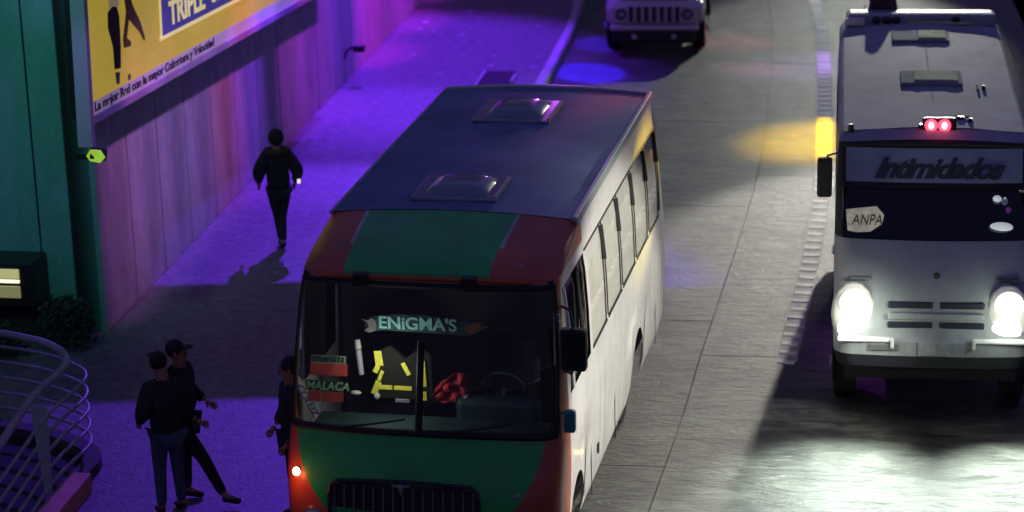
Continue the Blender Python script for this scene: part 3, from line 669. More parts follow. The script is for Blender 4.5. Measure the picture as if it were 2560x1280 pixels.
# windshield frame, mullion, trim
def wsline(pts, rad, name, m):
    bm = bmesh.new(); tube(bm, pts, rad, 6); return build(name, bm, m, bus)
top_e = [q[3] for q in parts['windshield'] if abs(q[3].z - 2.99) < .01] + [q[2] for q in parts['windshield'] if abs(q[2].z - 2.99) < .01]
bot_e = [q[0] for q in parts['windshield'] if abs(q[0].z - 1.68) < .01] + [q[1] for q in parts['windshield'] if abs(q[1].z - 1.68) < .01]
def uniq(l):
    d = {}
    for v in l: d[round(v.x, 3)] = v
    return [d[k] for k in sorted(d)]
te, be = uniq(top_e), uniq(bot_e)
wsline(te, 0.03, 'windshield_seal', M_BLACK); wsline(be, 0.035, 'windshield_seal', M_BLACK)
for e in (0, -1):
    col = [te[e]]
    for z in (2.75, 2.35, 1.9):
        qs = [v for q in parts['windshield'] for v in q if abs(v.z - z) < .01]; qs.sort(key=lambda v: v.x); col.append(qs[e])
    col.append(be[e]); wsline(col, 0.022, 'windshield_seal', M_BLACK)
def fy(z):   # windshield y at centre
    for a, b in zip(BL, BL[1:]):
        if a[0] <= z <= b[0]: return a[1] + (b[1] - a[1]) * (z - a[0]) / (b[0] - a[0])
wsline([(0.0 - .02, fy(z) + .012, z) for z in (1.68, 1.9, 2.35, 2.5)], 0.035, 'mullion', M_BLACK)
# wipers resting on the glass
for x0, x1 in ((-0.75, -0.15), (0.25, 0.85)):
    wsline([(x0, fy(1.72) - .03, 1.71), ((x0 + x1) / 2, fy(1.76) - .035, 1.755), (x1, fy(1.79) - .0, 1.80)], 0.011, 'wiper', M_BLACKP)
# two dark clips above the windshield
for x in (-0.60, 0.42):
    bm = bmesh.new(); box(bm, (x, 0.27, 3.035), (0.13, 0.10, 0.13)); build('sunshade_clip', bm, M_BLACKP, bus, bevel=.012)
# orange trim under the cap
bm = bmesh.new(); tube(bm, [(x, 0.285 + 0.08 * (x / 1.23) ** 2, 3.03 + 0.03 * (1 - (x / 1.23) ** 2)) for x in [i / 10 * 0.98 for i in range(-10, 11)]], 0.022, 8)
build('trim_strip', bm, mat('orange_trim_paint', (0.45, 0.09, 0.02), 0.4), bus, smooth=60)
# roof skin
bm = bmesh.new(); nx, ny = 12, 10; g_ = []
for j in range(ny + 1):
    row = []
    for i in range(nx + 1):
        x = -1.19 + 2.38 * i / nx; yf = 1.485; y = yf + (6.36 - yf) * j / ny
        row.append(bm.verts.new((x, y, 3.304 + 0.055 * (1 - (x / 1.2) ** 2) + 0.004 * math.sin(x * 9 + j * 2.1) * (0 < j < ny))))
    g_.append(row)
for j in range(ny):
    for i in range(nx): bm.faces.new((g_[j][i], g_[j][i + 1], g_[j + 1][i + 1], g_[j + 1][i]))
build('roof', bm, M_ROOF, bus, smooth=60)
bm = bmesh.new(); tube(bm, [(-1.20, 1.45, 3.30), (-1.205, 3.5, 3.305), (-1.20, 6.36, 3.30)], 0.018, 6); build('gutter', bm, M_KERB, bus)
bm = bmesh.new(); prism(bm, [(1.15, 3.30), (1.17, 3.34), (1.215, 3.335), (1.235, 3.27), (1.215, 3.25), (1.2, 3.29)], 1, 1.45, 6.40)
build('gutter', bm, mat('pale_green_gutter', (0.40, 0.46, 0.42), 0.35, coat=.4), bus, bevel=.006)
bm = bmesh.new(); tube(bm, [(x, 6.37, 3.315 + 0.055 * (1 - (x / 1.2) ** 2)) for x in [i / 10 * 1.19 for i in range(-10, 11)]], 0.022, 6)
build('rear_roof_rim', bm, mat('pale_rim_paint', (0.6, 0.6, 0.6), 0.4), bus, smooth=60)
# roof hatches
def hatch(cx, cy, w_, d_):
    h = build('roof_hatch', one(prism, [(-w_ / 2, -d_ / 2), (w_ / 2, -d_ / 2), (w_ / 2, d_ / 2), (-w_ / 2, d_ / 2)], 2, 3.35, 3.39), M_HATCH, bus, bevel=.015)
    h.location = (cx, cy, 0)
    bm = bmesh.new(); N = 10; rows = []
    for j in range(N + 1):
        rw = []
        for i in range(N + 1):
            u = i / N * 2 - 1; v = j / N * 2 - 1
            hh = (1 - abs(u) ** 4) * (1 - abs(v) ** 4)
            rw.append(bm.verts.new((u * w_ * .36, v * d_ * .38, 3.392 + 0.085 * hh ** .7)))
        rows.append(rw)
    for j in range(N):
        for i in range(N): bm.faces.new((rows[j][i], rows[j][i + 1], rows[j + 1][i + 1], rows[j + 1][i]))
    build('hatch_dome', bm, mat('smoky_dome', (0.16, 0.22, 0.25), 0.12, coat=.8), h, smooth=70)
    bm = bmesh.new(); box(bm, (w_ * .5 - .02, 0, 3.40), (0.03, d_ * .9, 0.015)); build('hatch_seal', bm, M_KERB, h)
hatch(-0.06, 2.16, 0.86, 0.80); hatch(-0.10, 5.20, 0.86, 0.92)
# grille
gz0, gz1, gw = 0.78, 1.24, 0.71
gcx = -0.13
def gy(z, x): 
    for a, b in zip(BL, BL[1:]):
        if a[0] <= z <= b[0]: return a[1] + (b[1] - a[1]) * (z - a[0]) / (b[0] - a[0]) + 0.08 * (x / 1.27) ** 2
bm = bmesh.new(); N = 16
for i in range(N):
    xa = -gw + 2 * gw * i / N; xb = -gw + 2 * gw * (i + 1) / N
    f_ = lambda x: gz1 - 0.05 * max(0, (abs(x) / gw)) ** 6
    bm.faces.new([bm.verts.new((x + gcx, gy(z, x + gcx) - .006, z)) for x, z in ((xa, gz0), (xb, gz0), (xb, 1.0), (xa, 1.0))])
    bm.faces.new([bm.verts.new((x + gcx, gy(z, x + gcx) - .006, z)) for x, z in ((xa, 1.0), (xb, 1.0), (xb, f_(xb)), (xa, f_(xa)))])
gr = build('grille', bm, mat('grille_black', (0.006, 0.007, 0.008), 0.6), bus)
for i in range(15):
    x = gcx - gw + 0.05 + (2 * gw - .1) * i / 14
    bm = bmesh.new(); tube(bm, [(x, gy(z, x) - .014, z) for z in (gz0, 0.95, 1.1, gz1 - .03)], 0.0085, 5)
    build('grille_bar', bm, mat('grey_bar', (0.13, 0.14, 0.14), 0.4) if i == 0 else bpy.data.materials['grey_bar'], gr)
bm = bmesh.new(); tube(bm, [(gcx + gw * c, gy(z, gcx) - .005 , z) for c, z in ((-1.0, .8), (-1.0, 1.12), (-.97, 1.2), (-.9, 1.25), (-.4, 1.262), (0, 1.265), (.4, 1.262), (.9, 1.25), (.97, 1.2), (1.0, 1.12), (1.0, .8))], 0.018, 6)
build('grille_surround', bm, M_BLACKP, bus)
bm = bmesh.new(); ell(bm, (gcx - .02, gy(1.22, gcx) - .03, 1.225), (0.03, .012, .03)); box(bm, (gcx - .02, gy(1.22, gcx) - .028, 1.235), (0.17, .012, .018)); ell(bm, (gcx - .02, gy(1.2, gcx) - .03, 1.19), (0.012, .01, .05))
build('badge', bm, M_STEEL, bus)
# bonnet seam
bm = bmesh.new(); tube(bm, [(x, -0.12 + 0.08 * (x / 1.28) ** 2, 1.565 - .02 * (x / 1.1) ** 2) for x in [i / 8 * 0.98 for i in range(-8, 9)]], 0.008, 5); build('bonnet_seam', bm, M_DARK, bus)
# lamps
def lampset(x, y, z, r_, m, name, face=(0, -1, 0.05)):
    d = Vector(face).normalized(); c = Vector((x, y, z))
    bm = bmesh.new(); cyl(bm, c - d * .03, c + d * .012, r_ * 1.25, r_ * 1.15, 18); o = build(name, bm, M_BLACKP, bus, smooth=40)
    bm = bmesh.new(); ell(bm, c + d * .012, (r_, r_, r_)); build('lens', bm, m, o, smooth=90)
lampset(-1.17, -0.16, 1.27, 0.042, M_AMBH, 'marker_lamp', (-.5, -1, 0.1))
lampset(0.93, -0.20, 1.165, 0.045, mat('unlit_lens', (0.25, 0.25, 0.28), 0.1, coat=1), 'marker_lamp', (.2, -1, 0.1))
lampset(1.285, 1.02, 1.10 + .02, 0.028, M_AMBER, 'side_marker', (1, 0, 0))
pt = point('orange_lamp_light', (-1.26, -0.36, 1.27), 2.2, (1.0, 0.22, 0.06), 0.04); pt.parent = bus
pt = point('orange_lamp_light', (1.36, 1.0, 1.12), 0.25, (1.0, 0.45, 0.1), 0.02); pt.parent = bus
# headlamps lower on the mask
for x in (-1.0, 0.98):
    bm = bmesh.new(); cyl(bm, (x, -0.24, 0.86), (x, -0.33, 0.86), 0.13, 0.12, 22); o = build('headlamp', bm, M_CHROME, bus, smooth=40)
    bm = bmesh.new(); ell(bm, (x, -0.325, 0.86), (0.105, .02, .105)); build('lens', bm, mat('dull_lens', (0.25, 0.27, 0.28), 0.15, coat=1), o, smooth=90)
bm = bmesh.new(); box(bm, (0, -0.30, 0.50), (2.36, 0.2, 0.20)); build('bumper', bm, M_BLACKP, bus, bevel=.04)
# cap marker (dark bead, right) 
bm = bmesh.new(); ell(bm, (0.86, 0.52, 3.13), (0.045, .045, .025)); build('roof_marker', bm, mat('dull_marker', (0.25, 0.28, 0.36), 0.2), bus, smooth=90)
# right side mirrors
bm = bmesh.new(); box(bm, (1.40, 0.20, 2.47), (0.24, 0.13, 0.40)); mi = build('side_mirror', bm, M_BLACK, bus, bevel=.03)
bm = bmesh.new(); tube(bm, [(1.22, 0.50, 2.78), (1.34, 0.34, 2.80), (1.40, 0.22, 2.66)], 0.014, 6); tube(bm, [(1.24, 0.45, 2.18), (1.36, 0.28, 2.20), (1.40, 0.22, 2.3)], 0.014, 6); build('mirror_arm', bm, M_BLACKP, mi)
bm = bmesh.new(); box(bm, (1.365, 0.12, 1.80), (0.11, 0.09, 0.22)); mi = build('side_mirror', bm, M_TEALP, bus, bevel=.025)
bm = bmesh.new(); tube(bm, [(1.22, 0.2, 1.86), (1.36, 0.13, 1.85)], 0.008, 6); tube(bm, [(1.22, 0.2, 1.74), (1.36, 0.13, 1.74)], 0.008, 6); build('mirror_arm', bm, M_BLACKP, mi)
for z, h in ((2.72, 0.09), (2.40, 0.16), (2.02, 0.05)):
    bm = bmesh.new(); box(bm, (1.235, 0.33, z), (0.03, 0.05, h)); build('mirror_mount', bm, M_CHROME, bus, bevel=.01)
# driver window frame (white post splits it) and pillar
bm = bmesh.new(); tube(bm, [(sx(z) - .0, 1.27 + (2.9 - z) * .0, z) for z in (2.92, 2.35, 1.9)], 0.022, 6); build('window_frame', bm, M_BLACK, bus)
bm = bmesh.new(); tube(bm, [(sx(z) + .004, 0.60 + (2.92 - z) * .1, z) for z in (2.92, 2.35, 1.9)], 0.018, 6); build('window_frame', bm, M_WHITE, bus)
bm = bmesh.new(); box(bm, (1.10, 1.05, 2.32), (0.02, 0.42, 0.52)); build('cab_reflection_panel', bm, mat('bluish_cab_reflection', (0.42, 0.48, 0.60), 0.8, noise=.3, nscale=(3, 6, 2), bump=.5), bus)  # bluish panel stands in for the reflection in the driver window
# panel seams and lower step
for y, z0, z1 in ((1.55, 0.45, 1.25), (3.0, 0.45, 1.2), (5.9, 0.45, 1.3)):
    bm = bmesh.new(); box(bm, (sx(.9) + .001, y, (z0 + z1) / 2), (0.006, 0.014, z1 - z0)); build('panel_seam', bm, M_DARK, bus)
bm = bmesh.new(); box(bm, (sx(1.6) + .001, 3.9, 1.42), (0.006, 5.0, 0.01)); build('panel_seam', bm, mat('seam_grey', (.35, .35, .33), .8), bus)
bm = bmesh.new(); box(bm, (sx(.9) + .004, 1.95, 0.78), (0.01, 0.07, 0.10)); build('door_catch', bm, M_DARK, bus)
# underside, interior
bm = bmesh.new(); box(bm, (0, 3.2, 0.47), (2.2, 6.6, 0.12)); build('chassis', bm, M_DARK, bus)
bm = bmesh.new(); box(bm, (0, 3.4, 1.02), (2.40, 6.2, 0.05)); build('cabin_floor', bm, M_DARK, bus)
bm = bmesh.new(); box(bm, (0, 1.62, 2.05), (2.36, 0.04, 2.1)); build('cabin_partition', bm, M_DARK, bus)
bm = bmesh.new(); box(bm, (0, 1.0, 3.02), (2.36, 1.2, 0.04)); build('cabin_ceiling', bm, M_DARK, bus)
bm = bmesh.new(); box(bm, (0.02, 0.22, 1.58), (2.25, 0.50, 0.14)); build('dashboard', bm, M_DASH, bus, bevel=.05)
bm = bmesh.new(); box(bm, (0.62, 0.50, 1.70), (0.8, 0.2, 0.30)); build('instrument_panel', bm, M_DASH, bus, bevel=.06)
bm = bmesh.new()
tube(bm, [(0.62 + .2 * math.cos(a / 16 * 6.283), 0.72 - .06 * math.sin(a / 16 * 6.283), 1.86 + .17 * math.sin(a / 16 * 6.283)) for a in range(17)], 0.014, 6); tube(bm, [(0.62, 0.6, 1.75), (0.62, 0.72, 1.86)], 0.02, 6)
build('steering_wheel', bm, mat('teal_grey_wheel', (.05, .09, .1), .4), bus, smooth=60)
for x in (-0.55, 0.62):
    bm = bmesh.new(); box(bm, (x, 1.05, 1.35), (0.5, 0.48, 0.14)); s_ = build('seat', bm, M_DARK, bus, bevel=.05)
    bm = bmesh.new(); box(bm, (x, 1.3, 1.78), (0.48, 0.12, 0.8)); build('seat_back', bm, M_DARK, s_, bevel=.05)
for s in (1, -1):
    wheel(bus, s * 1.02, 0.84, 0.42, 0.26, s); wheel(bus, s * 0.98, 4.62, 0.42, 0.30, s)
    for yc, ln_ in ((0.84, .9), (4.62, 1.0)):
        bm = bmesh.new(); box(bm, (s * 0.9, yc, 0.78), (0.5, ln_, 0.7)); 
        build('wheel_well', bm, M_DARK, bus) if False else bm.free()
# rear lights
for s in (1, -1):
    bm = bmesh.new(); box(bm, (s * 1.1, 6.81, 1.2), (0.12, 0.03, 0.3)); build('tail_lamp', bm, mat('tail_red', (.3, .02, .02), .3), bus)
# sticker banner and placards on the glass
rotB = Matrix(((1, 0, 0), (0, 0, -1), (0, 1, 0)))   # text upright facing -y
def lean(z): return fy(z)
M_TXT = mat('teal_banner_lettering', (0.35, 0.80, 0.74), 0.6)
bz = 2.64
ba = lambda x: bz - 0.03 * (x) + 0.0
bm = bmesh.new()
pl = [(-0.60, 2.61), (-0.54, 2.70), (-0.30, 2.735), (0.0, 2.735), (0.30, 2.70), (0.56, 2.66), (0.42, 2.555), (0.05, 2.565), (-0.40, 2.575), (-0.52, 2.56)]
prism(bm, pl, 1, fy(2.64) - .006, fy(2.64) + 0.0)
BSH = Vector((-.01, .17, -.055))
ban = build('name_banner', bm, mat('dark_teal_banner', (0.01, 0.045, 0.045), 0.6, noise=.4, nscale=(6, 6, 6)), bus)
text('banner_lettering', "ENiGMA'S", M_TXT, ban, (-0.46, fy(2.64) - .010, 2.598), rotB, 0.165, sx=1.05, bold=0.004, spacing=1.0)
bm = bmesh.new(); prism(bm, [(0.42, 2.57), (0.60, 2.66), (0.50, 2.665), (0.55, 2.70), (0.44, 2.68), (0.36, 2.62)], 1, fy(2.64) - .012, fy(2.64) - .008); build('orange_tip', bm, mat('orange_print', (0.25, 0.09, 0.03), .6), ban)
bm = bmesh.new(); prism(bm, [(-0.62, 2.68), (-0.56, 2.665), (-0.52, 2.69), (-0.48, 2.66), (-0.48, 2.57), (-0.55, 2.545), (-0.60, 2.565), (-0.55, 2.60), (-0.56, 2.64)], 1, fy(2.64) - .012, fy(2.64) - .008); build('pale_crest', bm, mat('grey_print', (0.22, 0.20, 0.20), .6), ban)
def placard(x0, x1, z0, z1, name, m, parent=bus, y=0.20, tilt=0.0):
    bm = bmesh.new(); prism(bm, [(x0, z0), (x1, z0 - tilt), (x1 + .01, z1 - tilt), (x0 + .01, z1)], 1, y, y + .01); return build(name, bm, m, parent)
M_GRS = mat('green_sign_print', (0.20, 0.30, 0.18), .7, noise=.3, nscale=(9, 9, 9)); M_RDS = mat('red_sign_print', (0.42, 0.05, 0.035), .7, noise=.3, nscale=(9, 9, 9)); M_GRD = mat('dark_green_print', (0.015, 0.04, 0.02), .7)
dsx = -0.03
PSH = Vector((-.005, .17, -.06))
o = placard(-1.12 + dsx, -0.78 + dsx, 2.21, 2.29, 'route_sign', M_GRS)
placard(-1.13 + dsx, -0.77 + dsx, 2.09, 2.21, 'red_half', M_RDS, o)
for k in range(9): placard(-1.10 + dsx + k * .036, -1.085 + dsx + k * .036, 2.225, 2.28, 'dark_stroke', M_GRD, o, y=0.192)
o.location = PSH
o = placard(-1.17 + dsx, -0.80 + dsx, 1.95, 2.05, 'route_sign', M_GRD, y=0.16)
text('sign_lettering', 'MALACA', mat('green_lettering', (.25, .45, .25), .6), o, (-1.165 + dsx, 0.155, 1.962), rotB, 0.115, sx=0.92, shear=.25, bold=.003)
placard(-1.15 + dsx, -1.03 + dsx, 1.84, 1.94, 'red_half', M_RDS, o, y=0.16); placard(-1.015 + dsx, -0.81 + dsx, 1.84, 1.94, 'red_half', M_RDS, o, y=0.16)
o.location = PSH
rotC = Matrix.Rotation(R(62), 3, 'Y') 
text('glass_lettering', 'COLUZ', mat('pale_blue_lettering', (.16, .22, .36), .6), bus, (-1.215, fy(1.95) + .075, 2.02), rotC @ rotB, 0.10, bold=.002)
ban.location = BSH
# things inside the windshield (seen through the glass)
iy = 0.5
def strip(p0, p1, w_, m, parent, y=iy, name='reflective_strip'):
    a = Vector((p0[0], 0, p0[1])); b = Vector((p1[0], 0, p1[1])); t = (b - a).normalized(); s = Vector((t.z, 0, -t.x)) * w_ / 2
    bm = bmesh.new(); prism(bm, [((a + s).x, (a + s).z), ((b + s).x, (b + s).z), ((b - s).x, (b - s).z), ((a - s).x, (a - s).z)], 1, y, y + .015); return build(name, bm, m, parent, bevel=.004)
vest = empty('safety_vest', (0, 0, 0), 0); vest.matrix_basis = bus.matrix_basis @ Matrix.Translation((.065, 0, -.02))
tag(vest, 'dark safety vest with bright yellow reflective strips hung behind the bus windshield', 'vest')
bm = bmesh.new(); prism(bm, [(-0.64, 1.78), (-0.60, 2.26), (-0.48, 2.33), (-0.33, 2.20), (-0.17, 2.33), (-0.08, 2.25), (-0.07, 1.78)], 1, iy + .02, iy + .06); build('vest_body', bm, M_VESTD, vest, bevel=.02)
strip((-0.60, 2.27), (-0.585, 2.12), .075, M_VESTY, vest); strip((-0.60, 2.12), (-0.635, 2.05), .05, M_VESTY, vest); strip((-0.56, 2.07), (-0.60, 1.97), .035, M_VESTY, vest); strip((-0.60, 1.96), (-0.655, 1.83), .06, M_VESTY, vest)
strip((-0.61, 1.905), (-0.47, 1.905), .042, M_VESTY, vest); strip((-0.455, 1.905), (-0.28, 1.905), .042, M_VESTY, vest)
strip((-0.36, 2.16), (-0.30, 2.04), .045, M_VESTY, vest); strip((-0.165, 2.19), (-0.155, 1.93), .042, M_VESTY, vest); strip((-0.158, 1.88), (-0.155, 1.79), .04, M_VESTY, vest)
def inbus(name, label, cat):
    o = empty(name, (0, 0, 0)); o.matrix_basis = bus.matrix_basis @ Matrix.Translation((.06, 0, -.01)); tag(o, label, cat); return o
pole = inbus('grab_pole', 'short pale vertical pole left of the yellow vest behind the bus windshield', 'pole')
bm = bmesh.new(); cyl(bm, (-0.76, iy, 2.02), (-0.78, iy, 2.27), 0.028, 0.03, 10); build('tube', bm, mat('pole_grey', (.4, .42, .44), .5), pole, smooth=50)
bm = bmesh.new(); cyl(bm, (-0.78, iy, 2.28), (-0.785, iy, 2.37), 0.034, 0.028, 10); build('pole_cap', bm, M_LTPLAS, pole, smooth=50)
cl = inbus('red_cloth', 'crumpled red cloth lying on the dashboard right of the yellow vest', 'cloth')
bm = bmesh.new(); N = 10; rows = []
for j in range(N + 1):
    rw = []
    for i in range(N + 1):
        u, v = i / N, j / N
        x = -0.06 + 0.34 * u; z = 1.78 + (0.12 + 0.18 * math.sin(u * 2.4)) * v; yy = 0.5 + 0.03 * math.sin(u * 17 + v * 5) + .03 * math.cos(v * 13 - u * 9)
        rw.append(bm.verts.new((x + .02 * math.sin(v * 8), yy, z)))
    rows.append(rw)
for j in range(N):
    for i in range(N): bm.faces.new((rows[j][i], rows[j][i + 1], rows[j + 1][i + 1], rows[j + 1][i]))
o = build('cloth_fold', bm, M_REDC2, cl, smooth=60); sd = o.modifiers.new('t', 'SOLIDIFY'); sd.thickness = .012
strip((0.23, 1.79), (0.265, 1.89), .03, M_LTPLAS, cl, y=.44, name='pale_edge')
pb = inbus('paper_pad', 'small grey pad lying under the yellow vest in the bus windshield', 'pad')
strip((-0.42, 1.80), (-0.28, 1.80), .035, mat('grey_pad', (.25, .25, .3), .6), pb, y=.42, name='pad_sheet')
bb = inbus('white_dots', 'two small pale blobs in place of white dot lamps at the foot of the pole', 'white_dots')
bm = bmesh.new(); ell(bm, (-0.80, .42, 1.86), (.055, .03, .022)); build('white_dot', bm, M_LTPLAS, bb, smooth=60); bm = bmesh.new(); ell(bm, (-0.60, .44, 1.83), (.03, .02, .035)); build('white_dot_small', bm, M_LTPLAS, bb, smooth=60)  # pale blobs stand in for two small white dot lamps
pt = point('vest_fill_light', (-0.40, 0.16, 2.20), 6.5, (1, .97, .85), .04); pt.parent = bus  # added fill lamp, brightens vest, banner and route signs

# ================================================================== VAN (microbus on the right)
van = empty('microbus', (4.566, 24.708, 0), 8.0); van.scale = (1.03, 1, 1); tag(van, 'grey white microbus with both headlights blazing in the right lane', 'microbus')
VL = [(0.70, -0.34, 0.97, 0.22, 0.2, 0.06), (0.76, -0.43, 1.00, 0.22, 0.2, 0.06), (0.90, -0.46, 1.03, 0.22, 0.2, 0.06), (1.06, -0.46, 1.035, 0.22, 0.2, 0.06),
      (1.10, -0.40, 1.035, 0.22, 0.2, 0.06), (1.20, -0.34, 1.035, 0.24, 0.22, 0.07), (1.50, -0.29, 1.035, 0.26, 0.24, 0.08), (1.70, -0.20, 1.035, 0.26, 0.24, 0.09), (1.90, -0.05, 1.035, 0.24, 0.24, 0.09),
      (2.04, 0.07, 1.035, 0.2, 0.2, 0.08), (2.30, 0.26, 1.03, 0.18, 0.18, 0.06), (2.52, 0.42, 1.025, 0.16, 0.16, 0.05), (2.58, 0.47, 1.02, 0.14, 0.12, 0.05), (2.93, 0.62, 1.01, 0.12, 0.10, 0.04), (2.97, 0.66, 1.005, 0.12, .1, .04), (3.01, 0.80, 0.985, .12, .1, .03), (3.03, 0.95, 0.95, .1, .06, .02)]
ysv = [0.95, 1.05, 1.4, 2.0, 2.9, 3.8, 4.6, 5.3, 6.2]
vz = [l[0] for l in VL]
def vkey(seg, side, li):
    z0, z1 = vz[li], vz[li + 1]
    if seg <= 9 and z0 >= 2.04 and z1 <= 2.52: return 'windshield'
    if seg <= 8 and z0 >= 2.58 and z1 <= 2.93: return 'sign_panel'
    if seg <= 12 and z0 >= 2.04 and z1 <= 2.97: return 'black_surround'
    if seg <= 12 and z1 <= 0.90: return 'bumper'
    if seg == 13 and z0 >= 2.04 and z1 <= 2.93: return 'black_surround'
    if 15 <= seg <= 21 and z0 >= 1.9 and z1 <= 2.58: return 'side_glass'
    if z0 >= 2.93: return 'roof_edge'
    return 'body'
vparts, vtop = shell(VL, ysv, lambda z: 6.75, crown=0.05, crown_from=2.96, keyfn=vkey)
build('body', quads(vparts['body']), M_VAN, van, smooth=40)
build('roof_edge', quads(vparts['roof_edge']), M_VANROOF, van, smooth=50)
build('windshield_surround', quads(vparts['black_surround']), M_BLACK, van, smooth=40)
build('bumper', quads(vparts['bumper']), mat('dark_bumper', (0.010, 0.011, 0.018), 0.6), van, smooth=40)
build('windshield', quads(inset(vparts['windshield'], 0, .015)), M_GLASSD, van, smooth=60)
build('side_glass', quads(inset(vparts['side_glass'], .015)), M_GLASSD, van, smooth=60)
sgn = build('sign_panel', quads(vparts['sign_panel']), mat('grey_sign_panel', (0.20, 0.24, 0.33), 0.5, noise=.12, nscale=(2, 2, 2), coat=.3), van, smooth=60)
ang = math.atan2(0.15, 0.35)
rotV = Matrix.Rotation(-ang, 3, 'X') @ rotB
text('script_lettering', 'Intimidados', mat('black_lettering', (.03, .032, .05), .7), sgn, (0.03, 0.50 - .008, 2.635), rotV, 0.31, sx=1.0, shear=.45, bold=.013, align='CENTER', ext=.001, spacing=.92)
for z in (2.95,):
    bm = bmesh.new(); tube(bm, [(x, 0.63 + .04 * (x / 1.) ** 2, 2.955 + .03 * (1 - x * x)) for x in [i / 8 * .98 for i in range(-8, 9)]], 0.025, 6); build('roof_seam', bm, M_BLACK, van)
# roof
bm = bmesh.new(); g_ = []
for j in range(11):
    row = []
    for i in range(13):
        x = -.955 + 1.91 * i / 12; y = 0.93 + (6.7 - .93) * j / 10
        row.append(bm.verts.new((x, y, 3.032 + 0.055 * (1 - (x / .955) ** 2) + .004 * math.sin(i * 1.7 + j))))
    g_.append(row)
for j in range(10):
    for i in range(12): bm.faces.new((g_[j][i], g_[j][i + 1], g_[j + 1][i + 1], g_[j + 1][i]))
build('roof', bm, M_VANROOF, van, smooth=60)
M_HG = mat('pale_green_hatch', (0.42, 0.52, 0.30), .9, spec=.05, noise=.25, nscale=(4, 4, 4)); M_HG2 = mat('grey_green_hatch', (0.20, 0.25, 0.24), .9, spec=.05, noise=.2, nscale=(4, 4, 4))
for cy, cx_, dd in ((3.13, 0.04, .62), (5.35, -.02, .55)):
    h = build('roof_hatch', one(box, (cx_, cy, 3.10), (0.70, dd, 0.05)), M_HG2, van, bevel=.015)
    bm = bmesh.new(); box(bm, (cx_ + (.05 if cy < 4 else .14), cy, 3.135), (.5 if cy < 4 else .34, dd * .8, .03)); build('hatch_lid', bm, M_HG, h, bevel=.012)
bm = bmesh.new(); box(bm, (0.03, 4.4, 3.088), (0.012, 4.4, 0.012)); build('roof_ridge', bm, M_HG2, van)
bm = bmesh.new(); box(bm, (0.02, 6.35, 3.12), (1.86, 0.16, 0.16)); build('roof_bar', bm, M_VANROOF, van, bevel=.03)
bm = bmesh.new(); box(bm, (-0.82, 6.22, 3.11), (0.24, 0.12, 0.10)); build('white_strip_lamp', bm, M_LTPLAS, van, bevel=.02)
for x in (-.55, -.42, -.3, .45):
    bm = bmesh.new(); ell(bm, (x, 6.24, 3.13), (.055, .06, .05)); build('strip_clip', bm, M_BLACKP, van, smooth=60)
bm = bmesh.new(); box(bm, (0.25, 6.2, 3.10), (0.8, 0.05, 0.03)); build('pale_trim', bm, M_HG, van)
bm = bmesh.new(); box(bm, (0.02, 6.72, 3.0), (1.9, 0.5, 0.25)); build('rear_roof_step', bm, mat('blue_grey_step', (.16, .19, .30), .5), van, bevel=.05)
bm = bmesh.new(); prism(bm, [(-.22, 3.1), (-.20, 3.26), (-.12, 3.52), (-.02, 3.6), (.05, 3.5), (.12, 3.28), (.16, 3.1)], 1, 6.9, 7.25); o = build('roof_cowl', bm, mat('dark_maroon_cowl', (.04, .012, .03), .6), van, bevel=.05); o.location.x = -.42
bm = bmesh.new(); box(bm, (-.45, 7.0, 3.04), (0.5, .5, .16)); build('cowl_base', bm, M_DARK, van, bevel=.02)
# roof front fittings
cl_ = build('warning_lamp', one(box, (0.06, 0.93, 3.125), (0.36, 0.10, 0.15)), M_BLACKP, van, bevel=.02)
for x in (-.03, .11):
    bm = bmesh.new(); cyl(bm, (x, .885, 3.125), (x, .86, 3.125), .068, n=20); l_ = build('red_lens', bm, M_REDL, cl_, smooth=40)
    bm = bmesh.new(); ell(bm, (x, .862, 3.125), (.032, .012, .045)); build('lens_core', bm, M_REDC, cl_, smooth=90)
pt = point('red_lamp_light', (0.06, .70, 3.22), 0.8, (1, .05, .1), .05); pt.parent = van
for x, y, rr_ in ((-.88, .92, .035), (-.12, .95, .05), (.30, 1.30, .05), (.40, 1.22, .03), (.62, 2.75, .025)):
    bm = bmesh.new(); cyl(bm, (x, y, 3.03), (x, y, 3.12), rr_, rr_ * .8, 12); build('roof_fitting', bm, M_BLACKP, van, smooth=50)
bm = bmesh.new(); box(bm, (.55, 2.7, 3.10), (.03, .20, .03)); build('antenna', bm, M_HG2, van)
bm = bmesh.new(); box(bm, (.2, 1.35, 3.10), (.4, .03, .02)); build('roof_strip', bm, M_HG2, van)
